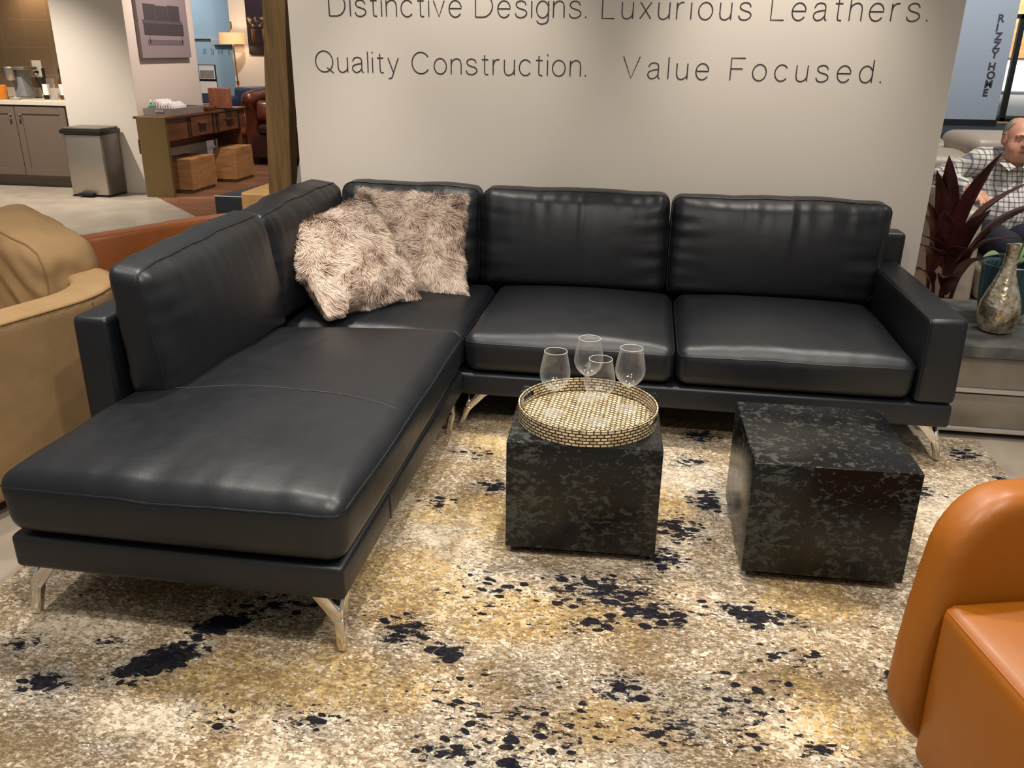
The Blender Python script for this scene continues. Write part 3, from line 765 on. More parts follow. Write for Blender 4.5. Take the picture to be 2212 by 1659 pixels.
# ------------------------------------------------------------------ cognac chair
CH = thing('accent_chair', 'cognac orange leather accent chair with rounded back, partly cut off at the lower corner', 'chair', (1.06, 1.5, RZ))
ang = math.radians(15); ex = np.array((math.cos(ang), math.sin(ang), 0)); ey = np.array((-math.sin(ang), math.cos(ang), 0)); ez = np.array((0,0,1.))
O = np.array((1.046, 1.705, 0)); Mx = np.stack([ex, ey, ez], 1)
def rb2(x, z, hx, hz, r):
    qx, qz = np.abs(x)-(hx-r), np.abs(z)-(hz-r)
    return np.hypot(np.maximum(qx,0), np.maximum(qz,0))+np.minimum(np.maximum(qx,qz),0)-r
def backf(p):
    q = (p-O)@Mx; x, y, z = q[...,0], q[...,1], q[...,2]
    y = y-.07-.10*(z-.4)+.10*x*x; hw = .43-.085*np.clip((z-.2)/.5, 0, 1)**1.6
    d2 = rb2(x*.405/hw, z-.40, .405-.035, .305-.035, .10); dy = np.abs(y)-.02
    return np.hypot(np.maximum(d2,0), np.maximum(dy,0))+np.minimum(np.maximum(d2,dy),0)-.035
lo, hi = (.4,1.2,0), (1.8,2.3,.85)
obj('backrest', sdf_mesh(backf, lo, hi, .0125), 'orange', CH)
sc8 = lambda x, y, z: tuple(O+ex*x+ey*y+ez*z)
cu = Cushion([[[sc8(-.39,-.62,.085), sc8(-.385,-.62,.46)], [sc8(-.39,-.01,.085), sc8(-.385,.01,.485)]], [[sc8(.39,-.62,.085), sc8(.385,-.62,.46)], [sc8(.39,-.01,.085), sc8(.385,.01,.485)]]], .028, (.02,.02,.02,0,0,.02), 16, None, .7)
so = obj('seat', cu.mesh(), 'orange', CH); obj('stitching', tube(cu.loop(2, cu.h[2]-.006), .002, True, 6), 'orangeseam', so)
obj('base', hexa([sc8(-.3,-.56,RZ), sc8(.3,-.56,RZ), sc8(.3,0,RZ), sc8(-.3,0,RZ), sc8(-.3,-.56,.09), sc8(.3,-.56,.09), sc8(.3,0,.09), sc8(-.3,0,.09)]), 'black', CH)

# ------------------------------------------------------------------ suede barrel chair
SU = thing('barrel_chair', 'camel suede barrel chair with a big loose cushion beside the chaise', 'chair', (-2.58, 2.7, 0))
sa = math.radians(-15); sex = np.array((math.cos(sa), math.sin(sa), 0)); sey = np.array((-math.sin(sa), math.cos(sa), 0)); sO = np.array((-2.56, 2.62, 0)); sM = np.stack([sex, sey, np.array((0,0,1.))], 1)
def plan(q):
    x, y = np.abs(q[...,0]), q[...,1]+.045; qx, qy = x-(.50-.45), np.abs(y)-(.705-.45)
    return np.hypot(np.maximum(qx,0), np.maximum(qy,0))+np.minimum(np.maximum(qx,qy),0)-.45
def shell(p):
    q = (p-sO)@sM; z = q[...,2]; d = plan(q)+.012*np.abs(z-.4)
    w = np.abs(d+.085)-.055; h = np.abs(z-.365)-.285
    a = np.hypot(np.maximum(w,0), np.maximum(h,0))+np.minimum(np.maximum(w,h),0)-.03
    a = np.maximum(a, -.58-q[...,1])
    h2 = np.abs(z-.25)-.18; s_ = np.hypot(np.maximum(d+.12,0), np.maximum(h2,0))+np.minimum(np.maximum(d+.12,h2),0)-.03
    return np.minimum(a, s_)
obj('shell', sdf_mesh(shell, (-3.4,1.7,0), (-1.8,3.5,.8), .016), 'suede', SU)
def pl_pt(t, off, z):
    """point on the outline at angle t (local), moved inwards by off"""
    lo_, hi_ = 0, 1.5
    for _ in range(30):
        md_ = (lo_+hi_)/2
        if plan(np.array((md_*math.cos(t), md_*math.sin(t)-.045, 0))) < -off: lo_ = md_
        else: hi_ = md_
    return tuple(sO+sM@np.array((lo_*math.cos(t), lo_*math.sin(t)-.045, 0))+np.array((0,0,z)))
obj('seam', tube([pl_pt(-.75+.1*i, .008, .668) for i in range(47)], .004, n=6), 'suedeseam', SU)
obj('seam', tube([pl_pt(.62, -.001-.012*abs(z-.4)*0+.012*abs(z-.4), z) for z in (.09,.2,.3,.4,.5,.6,.655)], .003, n=6), 'suedeseam', SU)
def bq(o, y, z, sh=0): return tuple(np.array((-2.44, 2.93, z))+sex*(o+sh)+sey*y)
def scr(P, u): return V((0,0,1))*noise.noise(P*9)*.012*max(0,u[2]) + V(tuple(sex))*noise.noise(P*V((14,14,5)) if False else P*13)*.010 + V(tuple(-sey))*noise.noise(V((P.x*16+P.z*14, P.y*4, P.z*5)))*.014*max(0,-u[1])
cu = Cushion([[[bq(-.50,-.02,.43), bq(-.34,.02,.90)], [bq(-.50,.40,.43), bq(-.34,.38,.90)]], [[bq(.13,0,.43), bq(.10,.03,.79)], [bq(.13,.36,.43), bq(.10,.32,.79)]]], .06, (.04,.035,.0,.02,0,.035), 30, scr, .6)
bo = obj('back_cushion', cu.mesh(), 'suede', SU); obj('seam', tube(cu.loop(1, -(cu.h[1]-.03)), .004, True, 6), 'suedeseam', bo)
obj('plinth', prism([pl_pt(2*PI*i/40, .12, 0) for i in range(40)], (0,0,.07)), 'black', SU)
# ------------------------------------------------------------------ lettering on the wall
def lettering(name, txt, label, x0, x1, base, cap, y, mat, thin=0, parent=None, place=None, depth=.002, sx=None):
    cu = bpy.data.curves.new('t', 'FONT'); cu.body = txt; cu.size = cap/.729; cu.offset = thin; cu.extrude = depth/2
    o = bpy.data.objects.new('t', cu); C.objects.link(o)
    def width():
        bpy.context.view_layer.update(); bb = [q[0] for q in o.bound_box]; return max(bb)-min(bb), min(bb)
    if x1 is not None:
        cu.space_character = 1.0; a = width()[0]; cu.space_character = 1.2; b_ = width()[0]
        cu.space_character = max(.5, 1+.2*((x1-x0)-a)/max(1e-6, b_-a))
    w, mn = width()
    dg = bpy.context.evaluated_depsgraph_get(); me = bpy.data.meshes.new_from_object(o.evaluated_get(dg))
    bpy.data.objects.remove(o)
    if place is None: mt = Matrix.Translation((x0-mn, y, base)) @ Matrix.Rotation(PI/2, 4, 'X')
    else: mt = place
    me.transform(mt)
    b = bmesh.new(); b.from_mesh(me); bpy.data.meshes.remove(me)
    org = sum((q.co for q in b.verts), V((0,0,0)))/max(1, len(b.verts))
    ob = obj(name, b, mat, parent, smooth=False, origin=org)
    if label: tag(ob, label, 'lettering')
    return ob
# light grotesque drawn with single strokes (cap height 1)
def el(cx, cy, rx, ry, a0, a1, n=28): return [(cx+rx*math.cos(math.radians(a0+(a1-a0)*i/n)), cy+ry*math.sin(math.radians(a0+(a1-a0)*i/n))) for i in range(n+1)]
def cr(P, n=6):
    q = [P[0]]+list(P)+[P[-1]]; o = []
    for i in range(1, len(q)-2):
        for t in range(n):
            t /= n; p0, p1, p2, p3 = q[i-1:i+3]
            o.append(tuple(.5*((2*p1[k])+(-p0[k]+p2[k])*t+(2*p0[k]-5*p1[k]+4*p2[k]-p3[k])*t*t+(-p0[k]+3*p1[k]-3*p2[k]+p3[k])*t**3) for k in (0,1)))
    return o+[P[-1]]
arch = cr([(0,.42),(.05,.62),(.22,.73),(.37,.66),(.42,.48)])+[(.42,0)]
GL = {'D': (.70, [[(0,0),(0,1)], [(0,1),(.28,1)]+el(.28,.5,.40,.5,90,-90)+[(0,0)]]), 'i': (0, [[(0,0),(0,.72)], [(0,.92),(0,1)]]), 'l': (0, [[(0,0),(0,1)]]),
 's': (.46, [cr([(.43,.55),(.37,.68),(.23,.73),(.08,.67),(.04,.54),(.12,.43),(.25,.375),(.40,.31),(.46,.18),(.38,.05),(.23,-.01),(.07,.04),(.01,.18)])]),
 't': (.27, [[(.12,.92)]+cr([(.12,.15),(.145,.03),(.27,.0)]), [(0,.71),(.27,.71)]]), 'n': (.42, [[(0,0),(0,.72)], arch]), 'h': (.42, [[(0,0),(0,1)], arch]),
 'u': (.42, [[(.42,.72),(.42,0)], [(.42-x, .72-y) for x, y in arch]]), 'c': (.48, [el(.25,.36,.25,.37,38,322)]), 'v': (.44, [[(0,.72),(.22,0),(.44,.72)]]),
 'e': (.5, [[(.01,.38),(.5,.38)]+el(.25,.36,.25,.37,3,325)[1:]]), 'g': (.47, [el(.24,.36,.24,.37,0,360), [(.47,.72),(.47,0)]+cr([(.47,-.02),(.42,-.2),(.24,-.28),(.08,-.24),(.02,-.13)])]),
 'L': (.48, [[(0,1),(0,0),(.48,0)]]), 'x': (.42, [[(0,.72),(.42,0)], [(.42,.72),(0,0)]]), 'r': (.26, [[(0,0),(0,.72)], cr([(0,.42),(.05,.62),(.14,.71),(.26,.72)])]), 'o': (.52, [el(.26,.36,.26,.37,0,360)]),
 'a': (.48, [cr([(.03,.53),(.09,.67),(.23,.73),(.38,.67),(.42,.52),(.42,.1),(.49,.0)]), cr([(.42,.43),(.2,.39),(.04,.3),(.02,.13),(.14,0),(.31,.05),(.42,.2)])]),
 'd': (.47, [el(.24,.36,.24,.37,0,360), [(.47,1),(.47,0)]]), 'y': (.44, [[(0,.72),(.22,.02)], [(.44,.72)]+cr([(.22,.02),(.17,-.16),(.11,-.25),(.0,-.26)])]),
 'Q': (.78, [el(.38,.5,.38,.51,0,360), [(.5,.2),(.78,-.05)]]), 'C': (.74, [el(.38,.5,.38,.51,36,324)]), 'V': (.66, [[(0,1),(.33,0),(.66,1)]]), 'F': (.52, [[(0,0),(0,1),(.53,1)], [(0,.52),(.46,.52)]]), '.': (0, [[(0,0),(0,.07)]]), ' ': (.18, [])}
def thin_line(txt, label, x0, x1, base, cap, group):
    wx = 1.22; tot = sum(GL[c][0] for c in txt)*cap*wx; gap = ((x1-x0)-tot)/(len(txt)-1); x = x0; R_ = thing('wall_lettering', label, 'lettering', ((x0+x1)/2, 4.4985, base), group); b = bmesh.new()
    def flush(b):
        for q in b.verts: q.co.y = 4.4985+q.co.y*.3
        obj('word', b, 'ink', R_, smooth=False); return bmesh.new()
    for c in txt:
        if c == ' ': b = flush(b)
        for st in GL[c][1]:
            cl_ = len(st) > 20 and abs(st[0][0]-st[-1][0])+abs(st[0][1]-st[-1][1]) < 1e-6
            tube([(x+p[0]*cap*wx, 0, base+p[1]*cap) for p in (st[:-1] if cl_ else st)], .0031, cl_, 6, b)
        x += GL[c][0]*cap*wx+gap
    flush(b).free()
G_ = 'thin lettering lines on the white wall'
thin_line('Distinctive Designs.', 'thin dark lettering reading Distinctive Designs. at the wall top', -1.645, -.345, 1.697, .102, G_)
thin_line('Luxurious Leathers.', 'thin dark lettering reading Luxurious Leathers. at the wall top', -.265, 1.225, 1.695, .102, G_)
thin_line('Quality Construction.', 'thin dark lettering reading Quality Construction. on the white wall', -1.735, -.335, 1.43, .1, G_)
thin_line('Value Focused.', 'thin dark lettering reading Value Focused. on the white wall', -.15, 1.065, 1.425, .1, G_)

# ------------------------------------------------------------------ post and cloth beside the wall
pb = hexa([(-2.20,4.72,0), (-2.06,4.72,0), (-2.06,4.82,0), (-2.20,4.82,0), (-1.99,4.66,3.2), (-1.87,4.66,3.2), (-1.87,4.76,3.2), (-1.99,4.76,3.2)])
bmesh.ops.subdivide_edges(pb, edges=list(pb.edges), cuts=14, use_grid_fill=True)
for q in pb.verts: q.co += V((noise.noise(V((q.co.x*9, q.co.y*9, q.co.z*5)))*.005, 0, 0))
tag(obj('timber_post', pb, 'post'), 'rough-sawn brown timber post leaning beside the white wall end', 'post')
cb = bmesh.new(); pr_ = None
cl = [[cb.verts.new((-2.02+.15*i/8+.012*math.sin(i*2+k*.6), 4.92+.05*math.sin(i*1.9+.3*k)+.01*k*.1, .02+k*.17)) for i in range(9)] for k in range(11)]
for k in range(10):
    for i in range(8): cb.faces.new((cl[k][i], cl[k][i+1], cl[k+1][i+1], cl[k+1][i]))
bmesh.ops.solidify(cb, geom=list(cb.faces), thickness=.012); bmesh.ops.recalc_face_normals(cb, faces=cb.faces)
tag(obj('black_drape', cb, 'blackmatte'), 'black cloth hanging in the gap between timber post and white wall', 'drape')
tag(obj('strap', prism([(-2.02,4.70,.62), (-1.985,4.70,.63), (-1.90,4.70,1.02), (-1.93,4.70,1.04)], (0,.012,0), .002), 'greyplastic'), 'grey strap hanging against the black cloth by the post', 'strap')

# ------------------------------------------------------------------ kitchen corner
K = thing('base_cabinet', 'taupe shaker base cabinet under the pale counter by the pillar', 'cabinet', (-7.4, 9.3, 0))
obj('body', box(-8.4, -6.42, 9.03, 9.615, .10, .905), 'taupe', K, smooth=False)
obj('toe_kick', box(-8.4, -6.42, 9.09, 9.6, 0, .10), 'taupe', K, smooth=False)
def door(x0, x1, hx):
    b = box(x0, x1, 9.008, 9.028, .135, .885, .002); box(x0, x0+.075, 8.998, 9.008, .135, .885, .002, bm=b); box(x1-.075, x1, 8.998, 9.008, .135, .885, .002, bm=b)
    box(x0+.075, x1-.075, 8.998, 9.008, .81, .885, .002, bm=b); box(x0+.075, x1-.075, 8.998, 9.008, .135, .21, .002, bm=b)
    d = obj('door', b, 'taupe', K, smooth=False)
    h = lathe([(0,0), (.012,0), (.008,.008), (.016,.02), (.014,.03), (0,.033)], (0,0,0), 14)
    for q in h.verts: q.co = V((hx+q.co.x, 8.998-q.co.z, .80+q.co.y))
    h2 = lathe([(0,0), (.012,0), (.008,.008), (.016,.02), (.014,.03), (0,.033)], (0,0,0), 14)
    for q in h2.verts: q.co = V((hx+q.co.x, 8.998-q.co.z, .76+q.co.y))
    obj('knob', h, 'steel', d); obj('knob', h2, 'steel', d)
door(-7.04, -6.425, -6.985); door(-7.66, -7.05, -7.10); door(-8.3, -7.68, -7.73)
CT = thing('countertop', 'pale stone countertop with a low upstand in the kitchen corner', 'countertop', (-7.4, 9.3, .905))
obj('slab', box(-8.4, -6.37, 8.985, 9.615, .905, .95, .004), 'counter', CT, smooth=False)
obj('upstand', box(-8.4, -6.37, 9.595, 9.618, .951, 1.06, .002), 'counter', CT, smooth=False)
cz = .951
# coffee machine
M_ = thing('coffee_machine', 'small silver coffee machine with an overhanging brew head on the counter', 'coffee machine', (-7.2, 9.38, cz))
obj('base', box(-7.31, -7.12, 9.22, 9.48, cz, cz+.022, .004), 'steel', M_)
obj('column', hexa([(-7.25,9.34,cz+.022), (-7.11,9.34,cz+.022), (-7.11,9.50,cz+.022), (-7.25,9.50,cz+.022), (-7.27,9.34,cz+.31), (-7.15,9.34,cz+.31), (-7.15,9.50,cz+.31), (-7.27,9.50,cz+.31)], .008), 'greyplastic', M_)
obj('brew_head', lathe([(0,.2), (.055,.2), (.062,.21), (.062,.335), (.05,.345), (0,.345)], (-7.245, 9.28, cz), 24), 'steel', M_)
obj('lid', box(-7.30, -7.04, 9.27, 9.50, cz+.31, cz+.345, .008), 'steel', M_)
tag(obj('amber_candle_jar', lathe([(0,0), (.04,0), (.055,.06), (.055,.15), (.05,.155), (0,.155)], (-7.245, 9.12, cz), 24), 'orangewax'), 'amber orange jar standing in front of the coffee machine', 'jar')
tag(obj('drip_bowl', lathe([(0,0), (.05,0), (.06,.03), (.055,.03), (.045,.006), (0,.006)], (-7.07, 9.08, cz), 24), 'steel'), 'low round metal dish at the counter edge below the coffee machine', 'dish')
tag(obj('dark_jar', lathe([(0,0), (.05,0), (.06,.08), (.045,.17), (0,.17)], (-7.37, 9.16, cz), 20), 'brownleather'), 'brown rounded jar at the frame edge beside the amber jar', 'jar')
OP = thing('outlet_plate', 'white wall outlet with a black plug on the taupe tiles', 'outlet', (-7.12, 9.615, 1.25))
ob_ = obj('plate', box(-7.18, -7.06, 9.606, 9.6195, 1.175, 1.36, .003), 'white', OP, smooth=False)
obj('socket', box(-7.145, -7.095, 9.603, 9.606, 1.28, 1.335), 'white', OP, smooth=False)
cord = tag(obj('power_cord', tube([(-7.11,9.60,1.235), (-7.13,9.56,1.235), (-7.125,9.54,1.22), (-7.085,9.53,1.15), (-7.04,9.52,1.05), (-7.01,9.5,.97), (-7.03,9.47,.958), (-7.10,9.46,.958)], [.016,.014,.007,.006,.006,.006,.006,.006]), 'black'), 'black power cord running from the wall outlet to the counter', 'cord')
def bottle(x, y, glass, label, h=.30, lab='paper', r=.037):
    b = thing('wine_bottle', label, 'bottle', (x, y, cz), 'wine bottles on the counter')
    obj('body', lathe([(0,0), (r,0), (r,h*.58), (r*.8,h*.66), (r*.4,h*.74), (r*.37,h*.97), (r*.42,h*.98), (r*.42,h), (0,h)], (x,y,cz), 20), glass, b)
    obj('label', lathe([(r+.0008,h*.14), (r+.0008,h*.5)], (x,y,cz), 20, cap=False), lab, b)
    obj('cap', lathe([(r*.46,h*.82), (r*.46,h+.003), (0,h+.003)], (x,y,cz), 14, cap=False), 'black', b)
bottle(-6.845, 9.33, 'darkglass', 'dark wine bottle with a cream label, left of the clear tumbler', .33)
bottle(-6.66, 9.36, 'amber', 'amber wine bottle with a cream label half hidden by the pillar', .33)
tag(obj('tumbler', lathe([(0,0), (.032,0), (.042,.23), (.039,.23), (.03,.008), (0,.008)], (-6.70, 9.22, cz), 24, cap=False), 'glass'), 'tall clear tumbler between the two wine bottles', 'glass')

# ------------------------------------------------------------------ pedal bin
B = thing('pedal_bin', 'stainless steel pedal bin with black lid rim beside the pillar', 'bin', (-5.95, 8.7, 0))
obj('body', [ (lambda b: b)(box(-6.165, -5.735, 8.53, 8.86, .015, .655, .02, 3)) ][0], 'steel', B)
obj('side_panel', box(-5.737, -5.722, 8.54, 8.85, .02, .655, .004), 'steelside', B)
obj('rim', box(-6.19, -5.71, 8.515, 8.88, .655, .70, .01), 'black', B)
obj('lid', box(-6.175, -5.725, 8.53, 8.865, .70, .722, .01), 'steelside', B)
obj('pedal', box(-6.06, -5.89, 8.47, 8.53, .02, .045, .006), 'black', B)
obj('foot_ring', box(-6.165, -5.73, 8.53, 8.86, 0, .015), 'black', B, smooth=False)

# ------------------------------------------------------------------ console desk with drawers
D = thing('console_desk', 'walnut console desk with gold slab legs and two drawers beside the pillar', 'desk', (-5.2, 9.6, 0))
obj('top', box(-5.42, -5.03, 8.68, 10.57, .815, .84, .003), 'walnut', D, smooth=False)
obj('case', box(-5.40, -5.05, 8.70, 10.55, .59, .815, .003), 'walnut', D, smooth=False)
for y0, y1 in ((9.18, 9.66), (9.84, 10.32)):
    d = obj('drawer', box(-5.05, -5.035, y0, y1, .60, .80, .003), 'walnut', D, smooth=False)
    obj('handle', box(-5.035, -5.005, (y0+y1)/2-.09, (y0+y1)/2+.09, .725, .742, .003), 'brass', d, smooth=False)
    obj('pull_tab', box(-5.035, -5.030, (y0+y1)/2-.055, (y0+y1)/2+.055, .645, .722, .001), 'darkbrown', d, smooth=False)
    for yy_ in (y0-.045, y1+.045):
        obj('groove_strip', box(-5.05, -5.045, yy_-.014, yy_+.014, .592, .812), 'black', D, smooth=False)
obj('leg', box(-5.365, -5.045, 8.655, 8.70, 0, .838, .002), 'oliveslab', D, smooth=False)
obj('leg', box(-5.38, -5.06, 10.40, 10.44, .0, .588, .002), 'walnut', D, smooth=False)
obj('back_panel', box(-5.41, -5.40, 8.70, 10.55, .45, .60), 'walnut', D, smooth=False)
def block(x0, x1, y0, y1, h, tp, label):
    t = thing('wooden_stool', label, 'stool', ((x0+x1)/2, (y0+y1)/2, 0), 'block stools under the desk')
    obj('body', hexa([(x0,y0,.04), (x1,y0,.04), (x1,y1,.04), (x0,y1,.04), (x0+tp,y0+tp,h), (x1-tp*.2,y0+tp,h), (x1-tp*.2,y1-tp*.2,h), (x0+tp,y1-tp*.2,h)], .004), 'oak', t, smooth=False)
    obj('plinth', box(x0+.02, x1-.02, y0+.02, y1-.02, 0, .04), 'oliveslab', t, smooth=False)
block(-5.34, -4.98, 8.96, 9.52, .375, 0, 'square-edged oak block stool under the desk near its gold leg')
block(-5.26, -4.90, 9.85, 10.38, .40, .07, 'tapered oak block stool under the far desk end')
dz = .8405
TR = thing('desk_tray', 'grey rectangular tray holding cards and sanitizer on the desk', 'tray', (-5.21, 9.2, dz))
obj('base', box(-5.40, -5.04, 8.86, 9.50, dz, dz+.012, .002), 'trayleather', TR, smooth=False)
for a in ((-5.40,-5.04,8.86,8.875), (-5.40,-5.04,9.485,9.50), (-5.40,-5.385,8.875,9.485), (-5.055,-5.04,8.875,9.485)): obj('side', box(*a, dz+.012, dz+.075, .002), 'trayleather', TR, smooth=False)
obj('handle', box(-5.26, -5.16, 8.852, 8.86, dz+.03, dz+.048, .002), 'steel', TR, smooth=False)
for k in range(9):
    c = rotz(box(-5.32+.022*k, -5.308+.022*k, 8.94+.012*k, 9.20+.012*k, dz+.0125, dz+.15+.012*math.sin(k*1.3)-.006*k, .001), 0, (-5.28, 9.07, 0))
    o = tag(obj('card_stack', c, 'paper', origin=(-5.28+.018*k, 9.07, dz+.0125), smooth=False), ['upright white card pack nearest the sanitizer in the desk tray','second upright white card pack in the desk tray','third upright white card pack in the desk tray','fourth upright white card pack in the desk tray','middle upright white card pack in the desk tray','sixth upright white card pack in the desk tray','seventh upright white card pack in the desk tray','eighth upright white card pack in the desk tray','lowest white card pack at the open end of the desk tray'][k], 'card pack', 'white card packs in the desk tray')
SB = thing('sanitizer_bottle', 'small clear pump bottle with green gel in the desk tray', 'bottle', (-5.33, 8.93, dz+.0125))
obj('body', lathe([(0,0), (.03,0), (.034,.01), (.034,.08), (.012,.10), (.012,.115), (0,.115)], (-5.335,8.925,dz+.0125), 18), 'gel', SB)
obj('pump', lathe([(0,.115), (.014,.115), (.012,.14), (.005,.142), (.005,.17), (.012,.172), (.012,.182), (0,.182)], (-5.335,8.925,dz+.0125), 14), 'white', SB)
tag(obj('tray_glasses', tube([(-5.1,9.3,dz+.02), (-5.1,9.36,dz+.03), (-5.13,9.42,dz+.02)], .006), 'black'), 'thin black pen lying at the open end of the desk tray', 'pen')
bpy.data.objects['tray_glasses'].name = 'pen'
tag(obj('leather_notebook', rotz(box(-5.33, -5.05, 9.60, 9.86, dz, dz+.05, .006), .1, (-5.2,9.7,0)), 'walnut'), 'brown leather notebook lying between desk tray and copper holder', 'notebook')
CB = thing('board_sample', 'upright copper brown sample block at the far desk end', 'display block', (-5.1, 10.1, dz))
obj('block', rotz(box(-5.24, -4.99, 10.02, 10.12, dz+.01, dz+.235, .003), -.1, (-5.1,10.07,0)), 'frameboard', CB, smooth=False)
obj('foot', rotz(box(-5.25, -4.98, 9.99, 10.15, dz, dz+.01), -.1, (-5.1,10.07,0)), 'black', CB, smooth=False)
# poster with a printed sofa on the pillar face (a flat print)
m = N('printed_backdrop'); m.set(col=m.ramp(m.node('ShaderNodeSeparateXYZ').outputs[2], [(0, '8c7f7f'), (1, '7c7072')]), rough=.6); sp = [n for n in m.n if n.bl_idname == 'ShaderNodeSeparateXYZ'][0]; m.put(sp.inputs[0], m.co); MAT['printback'] = m.m
MAT['printdark'] = plain('printed_dark_sofa', '413a3d', .6, 0, .12, 30)
MAT['printshadow'] = plain('printed_floor_shade', '665b5e', .6, 0, .1, 10)
MAT['printlight'] = plain('printed_sofa_seat', '544b4e', .6, 0, .1, 30)
PO = thing('canvas_print', 'canvas print of a dark three-seat sofa on the pillar side', 'picture', (-5.47, 9.6, 1.4))
obj('canvas', box(-5.488, -5.445, 9.08, 10.12, 1.41, 2.55, .003), 'printback', PO, smooth=False)
def pq(y0, y1, z0, z1, mat, nm, r=.02, x=-5.4447): obj(nm, box(x, x+.0012, y0, y1, z0, z1, 0), mat, PO, smooth=False)
pq(9.22, 9.98, 1.545, 1.60, 'printshadow', 'printed_shade')
pq(9.17, 10.0, 1.645, 1.77, 'printdark', 'printed_sofa', x=-5.4444)
pq(9.16, 9.99, 1.765, 1.80, 'printlight', 'printed_seat', x=-5.4441)
[pq(9.20+.252*k, 9.445+.252*k, 1.795, 1.96-.012*(k == 1), 'printdark', 'printed_sofa_back', x=-5.4438) for k in range(3)]
for yy_ in (9.27, 9.95): pq(yy_-.006, yy_+.006, 1.56, 1.645, 'printlight', 'printed_leg')

# ------------------------------------------------------------------ stand display with brochures behind the desk
BR = thing('brochure_stand', 'upright white display board with furniture photos behind the desk', 'display', (-5.88, 11.3, 0))
MAT['photo1'] = plain('printed_room_photo', '8f918c', .6, 0, .55, 22); MAT['photo2'] = plain('printed_navy_sofa_photo', '3c4658', .6, 0, .6, 18); MAT['photo3'] = plain('printed_red_photo', '9a5a48', .6, 0, .5, 24)
obj('foot', box(-6.1, -5.68, 11.2, 11.45, 0, .03, .004), 'black', BR); obj('pole', tube([(-5.885,11.36,.03), (-5.885,11.36,1.29)], .014), 'steel', BR)
obj('board', box(-6.005, -5.765, 11.30, 11.325, .68, 1.31, .003), 'black', BR, smooth=False)
obj('sheet', box(-5.995, -5.775, 11.296, 11.30, 1.13, 1.30), 'paper', BR, smooth=False); obj('photo', box(-5.985, -5.785, 11.294, 11.296, 1.14, 1.24), 'photo1', BR, smooth=False)
obj('sheet', box(-5.995, -5.765, 11.285, 11.30, .68, 1.10), 'paper', BR, smooth=False); obj('photo', box(-5.985, -5.775, 11.283, 11.285, .82, .95), 'photo2', BR, smooth=False)
obj('photo', box(-5.985, -5.885, 11.283, 11.285, .70, .81), 'photo3', BR, smooth=False); obj('photo', box(-5.878, -5.775, 11.283, 11.285, .70, .81), 'darkbrown', BR, smooth=False)

# ------------------------------------------------------------------ tan leather loveseat seen from behind
TS = thing('tan_loveseat', 'cognac tan leather loveseat with stitched edges seen from behind the black chaise', 'sofa', (-2.7, 4.3, 0))
A_, B_ = V((-2.60,3.60,0)), V((-1.93,4.52,0)); dr = (B_-A_).normalized(); nb = V((-dr.y, dr.x, 0))
def sweep(path, th, z0, ztops, r=.02):
    b = bmesh.new(); rings = []
    for i, p in enumerate(path):
        t = (path[min(i+1, len(path)-1)]-path[max(i-1,0)]).normalized(); nn = V((-t.y, t.x, 0)); zt = ztops[i]
        rings.append([b.verts.new(p+q) for q in (V((0,0,z0)), V((0,0,zt-r)), nn*.3*r+V((0,0,zt-.3*r)), nn*r+V((0,0,zt)), nn*(th-r)+V((0,0,zt)), nn*(th-.3*r)+V((0,0,zt-.3*r)), nn*th+V((0,0,zt-r)), nn*th+V((0,0,z0)))])
    for a, d in zip(rings, rings[1:]):
        for j in range(8): b.faces.new((a[j], a[(j+1)%8], d[(j+1)%8], d[j]))
    b.faces.new(rings[0][::-1]); b.faces.new(rings[-1]); bmesh.ops.recalc_face_normals(b, faces=b.faces); return b
path = [V((-3.2,3.78,0)), V((-2.95,3.66,0)), V((-2.78,3.60,0)), V((-2.68,3.575,0)), V((-2.60,3.60,0)), V((-2.53,3.66,0)), V((-2.4,3.81,0)), V((-2.2,4.07,0)), V((-1.95,4.42,0))]
ztp = [.69,.695,.70,.70,.695,.70,.71,.72,.72]
obj('back', sweep(path, .13, .06, ztp), 'tanleather', TS)
obj('stitching', tube([p+V((-.01,.012,z-.002)) for p, z in zip(path, ztp)], .0035, n=6), 'orangeseam', TS)
obj('seat', prism([tuple(p+V((-.12,.12,.06))) for p in path[3:]] + [(-2.6,4.95,.06), (-3.3,4.2,.06)], (0,0,.36), .02), 'tanleather', TS)
obj('back_cushion', prism([(-2.38,4.03,.42), (-2.05,4.47,.42), (-2.2,4.58,.42), (-2.53,4.14,.42)], (0,0,.27), .04), 'tanleather', TS)
# black armchair with suede throw
AR = thing('black_armchair', 'black leather armchair with stitched arm behind the timber post', 'chair', (-2.6, 5.9, 0))
obj('arm', prism([(-2.92,5.50,.02), (-2.40,5.50,.02), (-2.30,6.20,.02), (-2.80,6.20,.02)], (0,0,.575), .02), 'blackleather', AR)
obj('piping', tube([(-2.915,5.505,.59), (-2.41,5.505,.59)], .005, n=6), 'greyplastic', AR)
obj('seat', prism([(-2.38,5.55,.05), (-1.95,5.55,.05), (-1.9,6.15,.05), (-2.30,6.15,.05)], (0,0,.36), .03), 'blackleather', AR)
TH = bmesh.new()
th = [(-2.70,5.485,.36), (-2.70,5.485,.60), (-2.69,5.51,.612), (-2.64,6.1,.612)]; rows_ = []
for (x, y, z) in th: rows_.append([TH.verts.new((x+.34*i/6, y, z+.006*math.sin(i*1.7))) for i in range(7)])
for a, d in zip(rows_, rows_[1:]):
    for i in range(6): TH.faces.new((a[i], a[i+1], d[i+1], d[i]))
TH.free(); TH = prism([(-2.70,5.484,.36), (-2.70,5.470,.36), (-2.70,5.470,.612), (-2.70,5.484,.626), (-2.70,6.1,.626), (-2.70,6.1,.610), (-2.70,5.490,.610), (-2.70,5.484,.604)], (.34,0,0))
MAT['throw'] = plain('golden_suede_throw', 'a8824e', .85, 0, .15, 12)
